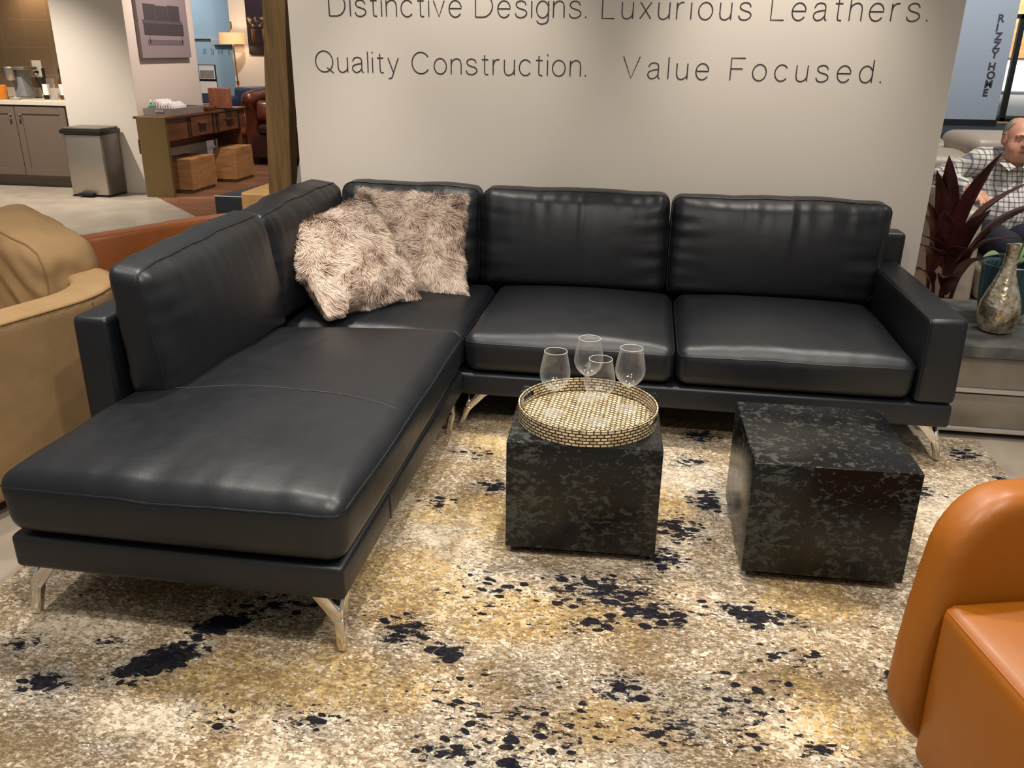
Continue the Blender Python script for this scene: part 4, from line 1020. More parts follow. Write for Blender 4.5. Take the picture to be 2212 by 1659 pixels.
tag(obj('suede_throw', TH, 'throw'), 'golden tan suede throw draped over the black armchair arm', 'throw')
OT = thing('grey_ottoman', 'dark grey leather ottoman on the wood floor behind the black armchair', 'ottoman', (-2.75, 7.0, 0))
obj('cushion', Cushion(c8(-3.12,-2.5,6.75,7.4,.06,.36), .05, (0,0,0,0,0,.03), 10).mesh(), 'blackleather', OT); obj('base', box(-3.07,-2.55,6.8,7.35,.0,.06), 'black', OT)

# ------------------------------------------------------------------ far left seating area
def sofa_big(name, label, cat, x0, x1, y0, y1, zs, zt, mat, arm_w, cmat=None, face=-1):
    t = thing(name, label, cat, ((x0+x1)/2, (y0+y1)/2, 0))
    obj('base', box(x0+arm_w, x1-arm_w, y0, y1, .08, zs-.12, .02), mat, t)
    obj('seat_cushion', Cushion(c8(x0+arm_w, x1-arm_w, y0, y1-.2, zs-.12, zs), .05, (0,0,.02,0,0,.03), 10).mesh(), cmat or mat, t)
    obj('backrest', Cushion(c8(x0+arm_w*.5, x1-arm_w*.5, y1-.24, y1, .1, zt), .06, (0,0,.04,0,0,.02), 10).mesh(), cmat or mat, t)
    for a in ((x0, x0+arm_w), (x1-arm_w, x1)): obj('arm', Cushion(c8(a[0], a[1], y0+.02, y1-.05, .06, zt-.14), .07, (0,.0,.02,0,0,.02), 10).mesh(), mat, t)
    for fx in (x0+.08, x1-.08):
        for fy in (y0+.08, y1-.1): obj('leg', box(fx-.03, fx+.03, fy-.03, fy+.03, 0, .07), 'black', t, smooth=False)
    return t
NV = sofa_big('navy_sofa', 'dark navy leather sofa near the floor lamp', 'sofa', -6.75, -4.7, 12.85, 13.8, .56, .93, 'navyleather', .2)
obj('back_pillow', Cushion([[[(-5.95,13.35,.6), (-5.86,13.45,1.15)], [(-5.95,13.55,.6), (-5.86,13.6,1.15)]], [[(-5.2,13.35,.6), (-5.2,13.45,1.15)], [(-5.2,13.55,.6), (-5.2,13.6,1.15)]]], .05, (0,0,.03,0,0,0), 10).mesh(), 'navyleather', NV)
BC = thing('club_chair', 'glossy brown leather club chair half hidden behind the timber post', 'chair', (-5.2, 12.0, 0))
obj('base', box(-5.42, -4.5, 11.45, 12.4, .10, .42, .03), 'darkbrown', BC)
obj('seat_cushion', Cushion(c8(-5.30,-4.6,11.42,12.2,.42,.56), .05, (0,0,.02,0,0,.03), 10).mesh(), 'darkbrown', BC)
obj('arm', sdf_mesh(lambda p: smin(rbox(p, (-5.44,12.0,.45), (.09,.48,.36), .05), cone(p, (-5.44,11.55,.86), (-5.44,12.45,.9), .115, .115), .06), (-5.7,11.3,.05), (-5.2,12.7,1.1), .025), 'brownleather', BC)
obj('arm', sdf_mesh(lambda p: smin(rbox(p, (-4.5,12.0,.45), (.09,.48,.36), .05), cone(p, (-4.5,11.55,.86), (-4.5,12.45,.9), .115, .115), .06), (-4.75,11.3,.05), (-4.25,12.7,1.1), .025), 'brownleather', BC)
obj('backrest', Cushion(c8(-5.4,-4.5,12.25,12.55,.1,1.12), .08, (0,0,.05,0,0,.03), 10).mesh(), 'brownleather', BC)
obj('back_cushion', Cushion(c8(-5.31,-4.62,12.0,12.24,.58,1.0), .08, (0,0,.06,0,0,.03), 10).mesh(), 'darkbrown', BC)
for fx in (-5.4, -4.55):
    for fy in (11.55, 12.4): obj('leg', box(fx-.035, fx+.035, fy-.035, fy+.035, 0, .10), 'black', BC, smooth=False)
tag(obj('leather_pillow', Cushion([[[(-5.30,11.40,.60), (-5.31,11.44,.86)], [(-5.30,11.52,.60), (-5.31,11.56,.86)]], [[(-5.06,11.44,.60), (-5.08,11.5,.86)], [(-5.06,11.56,.60), (-5.08,11.6,.86)]]], .05, (0,0,.03,.03,0,0), 8).mesh(), 'brownleather'), 'brown leather cushion at the front of the club chair seat', 'cushion')
RC = thing('red_bench', 'rust leather bench seat behind the desk end', 'bench', (-5.55, 11.9, 0))
obj('cushion', Cushion(c8(-6.1,-5.58,11.75,12.5,.36,.60), .06, (0,0,.02,0,0,.03), 10).mesh(), 'tanleather', RC); obj('base', box(-6.05,-5.62,11.8,12.45,0,.36,.01), 'brownleather', RC)
L_ = thing('floor_lamp', 'brass floor lamp with a lit drum shade against the far white wall', 'lamp', (-6.74, 13.95, 0))
obj('base', lathe([(0,0), (.15,0), (.15,.02), (.02,.03), (0,.03)], (-6.74,13.95,0), 28), 'brass', L_)
obj('pole', tube([(-6.74,13.95,.03), (-6.74,13.95,.95), (-6.74,13.95,1.0), (-6.765,13.95,1.6), (-6.79,13.95,1.75), (-6.765,13.95,1.81), (-6.765,13.95,1.91)], .013), 'brass', L_)
obj('joint', lathe([(0,-.03), (.025,-.03), (.025,.03), (0,.03)], (-6.74,13.95,.98), 14), 'brass', L_)
obj('lamp_shade', lathe([(.2,1.575), (.2,1.745), (.196,1.745), (.196,1.575)], (-6.77,13.95,0), 40, cap=False), 'shade', L_)
lb = bpy.data.lights.new('lamp_bulb', 'POINT'); lb.energy = 5; lb.color = (1,.72,.42); lb.shadow_soft_size = .05; lo_ = bpy.data.objects.new('lamp_bulb', lb); C.objects.link(lo_); lo_.location = (-6.77,13.95,1.64)
# night view print
m = N('night_harbour_print'); sx = m.node('ShaderNodeSeparateXYZ'); m.put(sx.inputs[0], m.map((1,1,1)))
zc = sx.outputs[2]; cols = m.noise(1, 4, .6, m.map((13, 1, .35))); towers = m.noise(1, 5, .7, m.map((18, 1, 14)))
city = m.math('MULTIPLY', m.math('MULTIPLY', m.step(zc, .41, .43), m.step(zc, .60, .54)), m.step(towers, .5, .75))
refl = m.math('MULTIPLY', m.math('MULTIPLY', m.step(zc, .16, .38), m.step(zc, .42, .39)), m.step(cols, .5, .72))
col = m.mix(m.step(zc, .2, 1.3), lin('17141a'), lin('3a2d3c')); col = m.mix(city, col, lin('e9c595')); col = m.mix(refl, col, lin('d39a55'))
col = m.mix(m.math('MULTIPLY', m.step(zc, .39, .40), m.step(zc, .425, .415)), col, lin('120e10'))
m.set(col=col, rough=.35); MAT['night'] = m.m
NP = obj('night_city_print', box(-6.64, -5.3, 14.255, 14.298, 1.42, 2.9, .003), 'night', origin=(-6,14.28,1.42), smooth=False); tag(NP, 'dark canvas print of a city skyline at night on the far white wall', 'picture')
# blue wall ledge and reversed lettering
struct('trim_2', box(-9.0, -7.62, 16.15, 16.2, 1.66, 1.69), 'greyplastic', smooth=False)
tag(obj('sign_plate', box(-8.25, -7.70, 16.12, 16.15, 1.56, 1.66, .004), 'greyplastic', smooth=False), 'grey plate below the rail on the blue far wall', 'sign')
t_ = Matrix.Translation((-7.45, 16.19, 1.40)) @ Matrix.Rotation(PI, 4, 'Z') @ Matrix.Rotation(PI/2, 4, 'X')
MAT['inkblue'] = plain('grey_blue_lettering', '6f8596', .6)
lettering('wall_lettering', 'LEATHER CO', 'faint grey mirrored lettering on the blue far wall', 0, 1.5, 0, .1, 0, 'inkblue', 0, place=t_)
# ------------------------------------------------------------------ media table at the right
TB = thing('low_media_table', 'low grey drawer table with a dark stone top behind the sofa arm', 'table', (1.9, 4.0, 0))
obj('top', box(1.262, 2.75, 3.60, 4.36, .378, .43, .003), 'stone', TB, smooth=False)
obj('carcass', box(1.30, 2.72, 3.66, 4.34, .03, .377), 'silver', TB, smooth=False)
for z0, z1 in ((.235, .37), (.055, .205)):
    d = obj('drawer', box(1.285, 2.73, 3.628, 3.66, z0, z1, .006), 'silver', TB)
    obj('pull_rail', tube([(1.283,3.632,z0-.012), (2.73,3.632,z0-.012)], .0135, n=12), 'chrome', d)
obj('plinth', box(1.31, 2.7, 3.68, 4.32, 0, .03), 'black', TB, smooth=False)
VZ = .4305
tag(obj('mercury_vase', lathe([(0,0), (.045,0), (.062,.008), (.080,.05), (.085,.085), (.080,.125), (.066,.17), (.049,.215), (.034,.26), (.026,.305), (.0235,.345), (.0255,.383), (.022,.383), (.019,.345), (.021,.305), (.03,.25), (0,.06)], (1.548, 3.83, VZ), 48), 'mercury'), 'tall silver mercury glass bottle vase on the low table', 'vase')
PT = thing('orchid_pot', 'teal ribbed ceramic pot with green orchid leaves behind the mercury vase', 'potted plant', (1.655, 4.08, VZ))
pb = bmesh.new(); n = 96
prof = [(.0,0), (.075,0), (.095,.03), (.108,.12), (.115,.235), (.119,.245), (.112,.25), (.103,.24), (.10,.2), (0,.2)]
lathe(prof, (1.655,4.08,VZ), n, pb)
for q in pb.verts:
    d = V((q.co.x-1.655, q.co.y-4.08, 0))
    if d.length > .08 and q.co.z < VZ+.238: q.co += d.normalized()*.0022*math.cos(28*math.atan2(d.y, d.x))
obj('pot', pb, 'teal', PT)
def leafmesh(base, tip, width, curl=.0, fold=.25, up=(0,0,1), n=10, peak=.45, sag=0):
    """pointed folded leaf from base to tip"""
    base, tip = V(base), V(tip); ax = (tip-base); L = ax.length; t = ax.normalized()
    s = t.cross(V(up)); s = s.normalized() if s.length > 1e-3 else V((1,0,0)); nn = s.cross(t)
    b = bmesh.new(); rows = []
    for i in range(n+1):
        k = i/n; w = width*(math.sin(PI*min(1, k**(math.log(.5)/math.log(peak))))**.8)*.5+.002*(1-k)
        c = base+ax*k+nn*(curl*L*math.sin(PI*k))+V((0,0,-sag*k*k))
        rows.append([b.verts.new(c+s*w*j+nn*(fold*w*abs(j)+.02*w*math.sin(9*k+j*2))) for j in (-1,-.5,0,.5,1)])
    for a, d in zip(rows, rows[1:]):
        for j in range(4): b.faces.new((a[j], a[j+1], d[j+1], d[j]))
    bmesh.ops.recalc_face_normals(b, faces=b.faces); bmesh.ops.solidify(b, geom=list(b.faces), thickness=.0022)
    bmesh.ops.recalc_face_normals(b, faces=b.faces)
    return b
for tip, w, c in (((1.50,4.0,.72),.075,.25), ((1.86,4.0,.70),.08,.25), ((1.60,3.92,.70),.06,.2), ((1.75,4.25,.74),.07,.2)):
    obj('leaf', leafmesh((1.655,4.08,VZ+.2), tip, w, c, .3), 'greencloth', PT)
obj('soil', lathe([(0,.205), (.1,.205), (.1,.212), (0,.218)], (1.655,4.08,VZ), 24), 'soil', PT)
obj('flower_stem', tube([(1.665,4.08,VZ+.2), (1.69,4.08,VZ+.35), (1.75,4.07,VZ+.55), (1.86,4.06,VZ+.68)], .005), 'stemgreen', PT)
# burgundy plant behind the table
PL = thing('burgundy_plant', 'dark burgundy leafy floor plant between the sofa arm and the seated man', 'potted plant', (1.62, 4.80, .005))
obj('pot', lathe([(0,0), (.12,0), (.15,.02), (.17,.26), (.175,.28), (.16,.28), (.15,.24), (0,.24)], (1.62,4.80,.005), 32), 'black', PL)
obj('soil', lathe([(0,.241), (.15,.241), (0,.25)], (1.62,4.80,.005), 20), 'soil', PL)
stems = [((1.60,4.80),(1.53,4.78,.62)), ((1.64,4.82),(1.66,4.80,.72)), ((1.62,4.77),(1.60,4.74,.56)), ((1.67,4.80),(1.74,4.80,.58)), ((1.58,4.84),(1.52,4.80,.55))]
for (bx, by), tp in stems: obj('stem', tube([(bx,by,.245), ((bx*2+tp[0])/3,(by*2+tp[1])/3,.4), tp], [.012,.010,.008]), 'leaf', PL)
LV = [((1.62,4.77,.50),(1.71,4.60,1.115),.105,.03), ((1.58,4.78,.50),(1.475,4.62,1.09),.10,.04), ((1.57,4.80,.52),(1.40,4.66,1.01),.085,.04), 
      ((1.68,4.78,.48),(2.02,4.62,.90),.2,.05), ((1.66,4.80,.52),(1.93,4.74,.96),.13,.06), ((1.53,4.78,.52),(1.31,4.70,.86),.075,.08), ((1.5,4.78,.48),(1.29,4.68,.79),.075,.12), ((1.52,4.76,.45),(1.24,4.66,.63),.085,.14),
      ((1.55,4.74,.48),(1.36,4.58,.68),.09,.14), ((1.60,4.72,.42),(1.44,4.52,.62),.10,.12), ((1.64,4.72,.44),(1.60,4.48,.66),.10,.1), ((1.58,4.73,.50),(1.48,4.56,.83),.09,.06), ((1.65,4.74,.50),(1.70,4.56,.84),.10,.06),
      ((1.56,4.76,.40),(1.32,4.62,.49),.085,.1), ((1.66,4.74,.40),(1.78,4.55,.60),.10,.1), ((1.70,4.80,.45),(1.92,4.68,.68),.10,.12), ((1.62,4.70,.36),(1.52,4.50,.50),.09,.1), ((1.54,4.84,.5),(1.38,4.82,.80),.08,.08)]
for b_, t_, w, c in LV:
    if t_[0] < 1.46: t_ = (max(t_[0]+.05, 1.425), max(t_[1], 4.68), t_[2])
    b_ = (max(b_[0], 1.54), b_[1], b_[2]); obj('leaf', leafmesh(b_, t_, w*1.05, c*1.6+.03, .3), 'leaf', PL)

# ------------------------------------------------------------------ seated man in an armchair
AC = thing('cream_armchair', 'pale leather armchair the man in the checked shirt sits in', 'armchair', (2.25, 5.6, .005))
obj('seat', Cushion(c8(1.93,2.58,5.12,5.80,.22,.43), .05, (0,0,.02,0,0,.02), 12).mesh(), 'greyleather', AC)
obj('base', box(1.93, 2.58, 5.16, 5.9, .07, .22, .02), 'greyleather', AC)
obj('arm', Cushion([[[(1.79,5.14,.07), (1.80,5.20,.735)], [(1.79,6.02,.07), (1.80,6.02,.76)]], [[(1.925,5.14,.07), (1.915,5.20,.735)], [(1.925,6.02,.07), (1.915,6.02,.76)]]], .04, (.01,.0,.01,0,0,.01), 12).mesh(), 'greyleather', AC)
obj('arm', Cushion([[[(2.585,5.14,.07), (2.595,5.20,.735)], [(2.585,6.02,.07), (2.595,6.02,.76)]], [[(2.72,5.14,.07), (2.71,5.20,.735)], [(2.72,6.02,.07), (2.71,6.02,.76)]]], .04, (.0,.01,.01,0,0,.01), 12).mesh(), 'greyleather', AC)
obj('backrest', Cushion([[[(1.93,5.86,.2), (1.95,5.93,.83)], [(1.93,6.02,.2), (1.95,6.10,.83)]], [[(2.58,5.86,.2), (2.56,5.93,.83)], [(2.58,6.02,.2), (2.56,6.10,.83)]]], .05, (0,0,.02,0,0,.02), 12).mesh(), 'greyleather', AC)
for fx in (1.85, 2.66):
    for fy in (5.2, 5.95): obj('leg', box(fx-.025, fx+.025, fy-.025, fy+.025, .0045, .072), 'black', AC, smooth=False)

hd = np.array((2.157, 5.60, 1.092)); fa = math.radians(3)      # face turned towards +X
hx_ = np.array((math.cos(fa), math.sin(fa), 0)); hy_ = np.array((-math.sin(fa), math.cos(fa), 0)); hM = np.stack([hx_, hy_, np.array((0,0,1.))], 1)
hw = lambda x, y, z: hd+hx_*x+hy_*y+np.array((0,0,z))        # head frame: +y is the back of the head
def head(p):
    d = ell(p, hw(0,.012,.035), (.078,.096,.088), hM)                       # skull
    d = smin(d, ell(p, hw(0,-.022,-.035), (.066,.072,.085), hM), .04)       # face
    d = smin(d, ell(p, hw(0,-.05,-.088), (.036,.032,.028), hM), .03)        # chin
    for s in (-1, 1):
        d = smin(d, ell(p, hw(s*.046,-.048,-.045), (.028,.03,.032), hM), .03)     # cheeks and jowls
        d = smin(d, ell(p, hw(s*.035,-.03,-.095), (.034,.034,.03), hM), .03)
        d = smin(d, ell(p, hw(s*.030,-.084,.027), (.026,.012,.010), hM), .014)    # brows
        d = -smin(-d, ell(p, hw(s*.031,-.098,.008), (.018,.012,.010), hM), .012)  # eye sockets
        d = smin(d, ell(p, hw(s*.031,-.078,.007), (.013,.012,.011), hM), .006)    # lids
        e_ = ell(p, hw(s*.082,.008,-.002), (.012,.022,.034), hM); e_ = np.maximum(e_, -ell(p, hw(s*.093,.000,.0), (.007,.011,.018), hM))
        d = smin(d, e_, .008)
        d = smin(d, ell(p, hw(s*.013,-.102,-.026), (.010,.012,.009), hM), .008)   # nostrils
    d = smin(d, cone(p, hw(0,-.088,.022), hw(0,-.112,-.02), .009, .014), .012)    # nose
    d = smin(d, ell(p, hw(0,-.088,-.054), (.026,.012,.008), hM), .008)            # lips
    d = smin(d, ell(p, hw(0,-.085,-.066), (.022,.012,.008), hM), .008)
    d = -smin(-d, -(-ell(p, hw(0,-.101,-.0595), (.024,.008,.0022), hM)), .004)
    return d
SHR, ELR, WRR, HAR = (2.015,5.72,.955), (1.835,5.80,.845), (1.915,5.50,.805), (1.945,5.43,.785)
SHL, ELL, WRL = (2.345,5.74,.955), (2.47,5.66,.72), (2.36,5.42,.63)
def torso(p):
    d = ell(p, (2.18,5.72,.56), (.165,.13,.12))
    d = smin(d, ell(p, (2.18,5.69,.68), (.165,.145,.15)), .08)
    d = smin(d, ell(p, (2.18,5.73,.86), (.165,.115,.14)), .08)
    d = smin(d, cone(p, SHR, SHL, .062, .062), .06); return d
def arms(p, o=0):
    d = np.minimum(cone(p, SHR, ELR, .056+o, .048+o), cone(p, SHL, ELL, .056+o, .046+o)); 
    d = smin(d, cone(p, ELR, WRR, .046+o, .030+o), .03); return smin(d, cone(p, ELL, WRL, .046+o, .030+o), .03)
def neckd(p): return cone(p, (2.18,5.68,.95), (2.17,5.64,1.05), .06, .058)
KR, KL, AR_, AL_ = (2.05,5.18,.545), (2.33,5.16,.50), (2.06,5.10,.11), (2.36,4.98,.11)
def legs(p, o=0):
    d = np.minimum(cone(p, (2.09,5.66,.52), KR, .088+o, .064+o), cone(p, (2.27,5.66,.52), KL, .088+o, .064+o))
    d = smin(d, cone(p, KR, AR_, .060+o, .042+o), .03); return smin(d, cone(p, KL, AL_, .060+o, .042+o), .03)
# fingers draped over the chair arm
def hand(p, w, c, dirv, side):
    w, c, dirv, side = [np.array(q, float) for q in (w, c, dirv, side)]; dirv /= np.linalg.norm(dirv); side /= np.linalg.norm(side); dn = np.cross(dirv, side); dn = dn if dn[2] < 0 else -dn
    d = smin(cone(p, w, c, .027, .030), cone(p, c-side*.018, c+side*.022, .02, .018), .02)
    for k, (o, L) in enumerate(((-.031,.062), (-.011,.074), (.010,.069), (.029,.052))):
        a = c+side*o+dirv*.022; m1 = a+dirv*L*.45+dn*L*.18; m2 = m1+dirv*L*.30+dn*L*.28; m3 = m2+dirv*L*.10+dn*L*.30
        f_ = np.minimum(np.minimum(cone(p, a, m1, .0098, .0092), cone(p, m1, m2, .0092, .0085)), cone(p, m2, m3, .0085, .007)); d = smin(d, f_, .006)
    t0 = c-side*.028-dirv*.02; t1 = t0-side*.022+dirv*.03+dn*.008; t2 = t1+dirv*.026+side*.004+dn*.008
    return smin(d, np.minimum(cone(p, t0, t1, .0125, .011), cone(p, t1, t2, .0105, .0085)), .008)
def body(p):
    d = smin(torso(p), neckd(p), .03); d = smin(d, head(p), .02); d = smin(d, arms(p), .03); d = smin(d, legs(p), .04)
    d = smin(d, hand(p, WRR, HAR, (.30,-.90,-.12), (.94,.30,.10)), .012)
    return smin(d, hand(p, WRL, (2.33,5.34,.625), (-.3,-.9,-.05), (-.94,.3,0)), .012)
lo, hi = (1.72,4.9,.06), (2.62,5.95,1.24)
PE = obj('person', sdf_mesh(body, lo, hi, .0085), 'skin', origin=(2.2,5.5,.01))
tag(PE, 'seated man with receding grey hair in a blue and white checked shirt, on the armchair', 'person')
def shirt(p):
    d = smin(torso(p)-.016, arms(p, .013), .03); d = smin(d, cone(p, (2.18,5.69,.97), (2.177,5.675,1.005), .075, .068), .03)
    d = d+.0035*np.sin(p[...,0]*60+p[...,2]*45)*np.sin(p[...,2]*38+p[...,1]*30)
    d = np.maximum(d, .555-p[...,2]-.25*np.maximum(0, p[...,1]-5.62)); d = np.maximum(d, -cone(p, (2.175,5.66,.93), (2.16,5.55,1.12), .035, .095)+0)
    for w, e in ((WRR, ELR), (WRL, ELL)):
        w, e = np.array(w), np.array(e); u_ = (w-e)/np.linalg.norm(w-e); pl = (p-(w-u_*.012))@u_
        d = np.where(np.linalg.norm(p-w, axis=-1) < .16, np.maximum(d, pl), d)
    return d
obj('shirt', sdf_mesh(shirt, lo, hi, .0085), 'plaid', PE)
for s in (-1, 1):      # collar leaves
    A = [hw(s*.062,.02,-.105), hw(s*.066,-.03,-.115), hw(s*.018,-.085,-.150), hw(s*.055,-.088,-.172), hw(s*.085,-.03,-.138), hw(s*.083,.02,-.128)]
    cb2 = bmesh.new(); vv = [cb2.verts.new(q) for q in A]; cb2.faces.new((vv[0],vv[1],vv[4],vv[5])); cb2.faces.new((vv[1],vv[2],vv[3],vv[4])); bmesh.ops.recalc_face_normals(cb2, faces=cb2.faces); bmesh.ops.solidify(cb2, geom=list(cb2.faces), thickness=.004); bmesh.ops.recalc_face_normals(cb2, faces=cb2.faces)
    obj('collar', cb2, 'plaid', PE)
def trou(p):
    d = smin(legs(p, .014), ell(p, (2.18,5.70,.535), (.185,.145,.10)), .05); d = np.maximum(d, p[...,2]-.60-np.maximum(0, 5.60-p[...,1])*3); return np.maximum(d, .10-p[...,2])
obj('trousers', sdf_mesh(trou, lo, hi, .0095), 'trousers', PE)
def hair(p):
    d = head(p)-.006; q = (p-hd)@hM
    d = np.maximum(d, -(q[...,1]+.012+.55*np.maximum(0, q[...,2]-.055)))          # receded from the face
    d = np.maximum(d, -(q[...,2]+.035+.25*q[...,1])); d = np.maximum(d, -ell(p, hw(0,-.05,.125), (.07,.10,.05), hM))
    return np.maximum(d, -ell(p, hw(-.085,.008,-.004), (.03,.026,.036), hM))
obj('hair', sdf_mesh(hair, hd-.16, hd+.16, .006), 'hairgrey', PE)
for s in (-1, 1):
    for k_, (r_, off, mt) in enumerate(((.0105, 0, 'eyewhite'), (.0052, -.0075, 'eyedark'))):
        c_ = hw(s*.031, -.0815+off, .0065); bm_ = bmesh.new(); bmesh.ops.create_uvsphere(bm_, u_segments=14, v_segments=10, radius=r_)
        for q in bm_.verts: q.co = V(c_)+V((q.co.x, q.co.y, q.co.z*(.5 if k_ == 0 else .75)))
        obj('eye' if k_ == 0 else 'iris', bm_, mt, PE)
    bm_ = bmesh.new(); tube([hw(s*.014,-.098,.026), hw(s*.03,-.097,.033), hw(s*.05,-.084,.027)], [.003,.0042,.0025], bm=bm_); obj('eyebrow', bm_, 'hairgrey', PE)
obj('lips', tube([hw(-.024,-.091,-.0595), hw(-.008,-.1015,-.0585), hw(.008,-.1015,-.0585), hw(.024,-.091,-.0595)], [.002,.0045,.0045,.002]), 'lip', PE)
for a_, s in ((AR_, -1), (AL_, 1)):
    a_ = np.array(a_); obj('shoe', sdf_mesh(lambda p: np.maximum(smin(cone(p, a_+(0,.03,-.055), a_+(0,-.16,-.065), .05, .042), cone(p, a_, a_+(0,.01,-.05), .048, .05), .03), .008-p[...,2]), a_-(.12,.3,.13), a_+(.12,.15,.1), .01), 'shoe', PE)

# ------------------------------------------------------------------ beyond the wall, right
FR = tag(obj('pale_rug', prism([(1.9,6.2,.0047), (5.2,6.2,.0047), (5.4,8.0,.0047), (2.1,8.0,.0047)], (0,0,.008)), 'rugpale' if 'rugpale' in MAT else 'beddinglinen', smooth=False), 'pale mottled rug on the wood floor behind the wall end', 'rug')
m = N('pale_mottled_rug'); m.set(col=m.ramp(m.noise(5, 5, .6), [(.4, '8b8279'), (.6, 'ccc4b8')]), rough=.95); FR.data.materials[0] = m.m
BS = thing('beige_sofa', 'beige leather sofa behind the seated man', 'sofa', (3.6, 8.6, .005))
obj('base', box(2.0, 5.2, 8.05, 9.0, .08, .40, .03), 'greyleather', BS)
obj('plinth', box(2.05, 5.15, 8.10, 8.95, .005, .08), 'black', BS, smooth=False)
obj('seat_cushion', Cushion(c8(2.0, 2.98, 7.98, 8.7, .40, .74), .07, (0,0,.03,0,0,.04), 12).mesh(), 'greyleather', BS)
obj('backrest', Cushion(c8(2.0, 5.2, 8.7, 9.0, .40, .80), .06, (0,0,.02,0,0,.02), 12).mesh(), 'greyleather', BS)
obj('arm', Cushion(c8(2.72, 3.55, 7.98, 8.9, .35, .90), .09, (0,0,.02,0,0,.02), 12).mesh(), 'greyleather', BS)
obj('seat_cushion', Cushion(c8(3.56, 5.2, 7.98, 8.7, .40, .74), .07, (0,0,.03,0,0,.04), 12).mesh(), 'greyleather', BS)
struct('wall_showroom_pillar', box(5.2, 8.02, 22.4, 24.0, .15, 4.6), 'slatewall', smooth=False)
struct('baseboard_showroom', box(5.15, 8.05, 22.38, 24.05, 0, .15), 'black', smooth=False)
RH = thing('pillar_sign', 'dark raised letters RIZZY HOME stacked down the slate blue pillar', 'sign', (7.7, 22.39, .6))
cw = 'RIZZY HOME'; z = 2.27; 
for ch in cw:
    if ch == ' ': z -= .07; continue
    lettering('letter', ch, None, 7.70-.075, None, z, .165, 22.392, 'ink', .007, parent=RH, depth=.012); z -= .19
# glazed stand front and bed beyond
FRM = thing('glass_partition', 'black framed glass partition beside the slate blue pillar', 'partition', (9.3, 24, 0))
for x_ in (8.75, 11.2): obj('post', box(x_-.06, x_+.06, 24.0, 24.12, 0, 2.5), 'black', FRM, smooth=False)
obj('rail', box(8.02, 11.26, 24.0, 24.12, 2.4, 2.5), 'black', FRM, smooth=False); obj('sill', box(8.02, 11.26, 24.0, 24.12, 0.006, .1), 'black', FRM, smooth=False)
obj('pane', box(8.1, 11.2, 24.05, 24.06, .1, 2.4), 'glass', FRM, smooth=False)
PB = sofa_big('pale_sofa', 'white upholstered sofa behind the far glass partition', 'sofa', 8.2, 11.0, 25.2, 26.3, .75, 1.3, 'beddinglinen', .3)
tag(obj('teal_pouf', lathe([(0,0), (.35,0), (.48,.12), (.5,.35), (.42,.55), (0,.6)], (9.55, 23.2, .0065), 32), 'teal'), 'round teal pouf on the dark carpet in front of the glass', 'pouf')
struct('wall_showroom_back', box(7.0, 16, 28.2, 28.4, 0, 4.6), 'brownwall' if 'brownwall' in MAT else 'pillarpaint', smooth=False)
tag(obj('far_art_panel', box(8.6, 10.6, 28.13, 28.19, 1.5, 3.4, .01), 'oak', smooth=False), 'brown wooden art panel on the wall behind the far pale sofa', 'picture')
tag(obj('yellow_floor_mat', box(8.2, 8.8, 23.4, 23.8, .0065, .03, .005), 'throw', smooth=False), 'small yellow mat at the foot of the far glass partition', 'mat')
# ------------------------------------------------------------------ light
def spot(name, loc, target, power, size=70, blend=.6, rad=.06, col=(1,.92,.83)):
    l = bpy.data.lights.new(name, 'SPOT'); l.energy = power; l.spot_size = math.radians(size); l.spot_blend = blend; l.shadow_soft_size = rad; l.color = col
    o = bpy.data.objects.new(name, l); C.objects.link(o); o.location = loc
    o.rotation_euler = (V(target)-V(loc)).to_track_quat('-Z', 'Y').to_euler(); return o
spot('track_spot', (-1.7, 3.0, 3.3), (-1.15, 2.0, 0), 150, 75)
spot('track_spot', (-.1, 3.2, 3.3), (-.1, 2.2, 0), 170, 75)
spot('track_spot', (1.3, 3.0, 3.3), (.8, 2.1, 0), 150, 75)
spot('track_spot', (-.6, 1.0, 3.3), (-.5, 1.9, 0), 120, 80)
spot('track_spot', (1.2, .9, 3.3), (.9, 1.7, 0), 120, 80)
spot('track_spot', (-.9, -.3, 3.3), (-.5, 3.8, .55), 85, 44)
spot('track_spot', (.9, -.3, 3.3), (.6, 3.8, .55), 85, 44)
spot('track_spot', (.6, .6, 3.3), (-1.45, 2.9, .75), 90, 50)
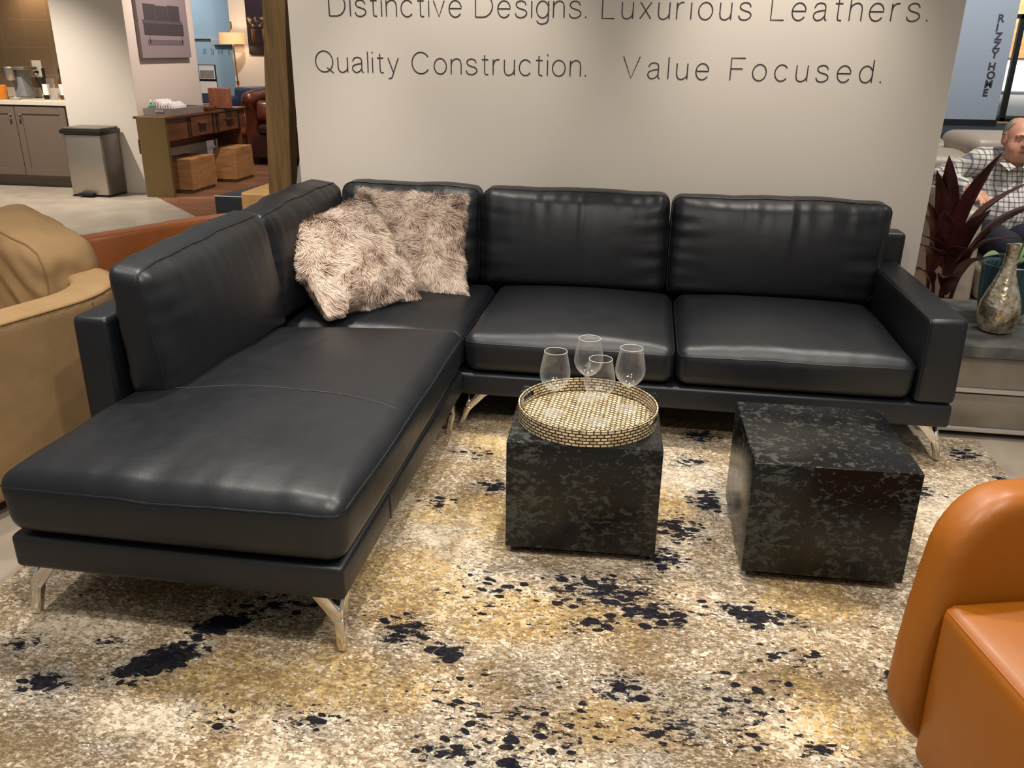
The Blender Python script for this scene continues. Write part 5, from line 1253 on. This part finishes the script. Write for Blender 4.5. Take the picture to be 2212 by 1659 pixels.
for x, e in ((-2.0, 62), (-.98, 88), (.58, 100), (2.2, 46)): spot('wall_washer', (x, 3.85, 3.0), (x, 4.55, 1.35), e, 56, .9, .05)
# the neighbouring stands
spot('track_spot', (-6.6, 7.6, 3.2), (-6.6, 8.0, 0), 420, 90, .8)
spot('track_spot', (-3.5, 4.4, 3.2), (-3.3, 6.2, .2), 200, 90, .8)
spot('track_spot', (-4.2, 9.3, 3.2), (-5.49, 9.7, 1.0), 200, 80, .8, col=(1,.82,.76))
spot('track_spot', (-5.6, 12.2, 3.2), (-6, 14.3, 1.3), 190, 100, .8, col=(1,.84,.74))
spot('track_spot', (-5.2, 10.9, 3.2), (-5.4, 12.2, .3), 120, 80, .8)
spot('track_spot', (-9.0, 14.6, 3.2), (-9, 16.2, 1.3), 200, 110, .9, col=(.95,.97,1))
spot('counter_light', (-7.0, 9.35, 2.35), (-7.0, 9.6, 1.3), 22, 120, .9, col=(1,.72,.42))
spot('track_spot', (2.4, 4.6, 3.3), (2.2, 5.4, .4), 150, 80, .8)
spot('track_spot', (3.0, 7.6, 3.3), (2.9, 8.3, .3), 160, 90, .8)
spot('track_spot', (6.8, 18.0, 4.5), (7.5, 22.4, 1.5), 900, 90, .9, col=(.92,.95,1))
spot('track_spot', (10, 25.0, 4.5), (9.5, 28, .5), 1800, 110, .9)
spot('track_spot', (-2.6, 2.0, 3.3), (-2.5, 3.4, .5), 110, 70, .7)
W = bpy.data.worlds.new('showroom'); bpy.context.scene.world = W; W.use_nodes = True
W.node_tree.nodes['Background'].inputs[0].default_value = (1, .94, .87, 1); W.node_tree.nodes['Background'].inputs[1].default_value = .22
sc_ = bpy.context.scene
sc_.view_settings.view_transform = 'Standard'; sc_.view_settings.look = 'None'; sc_.view_settings.gamma = 1; sc_.view_settings.exposure = 0.48
sc_.cycles.transparent_max_bounces = 16; sc_.cycles.max_bounces = 6; sc_.cycles.diffuse_bounces = 3; sc_.cycles.glossy_bounces = 3
try: sc_.view_settings.use_curve_mapping = False
except Exception: pass
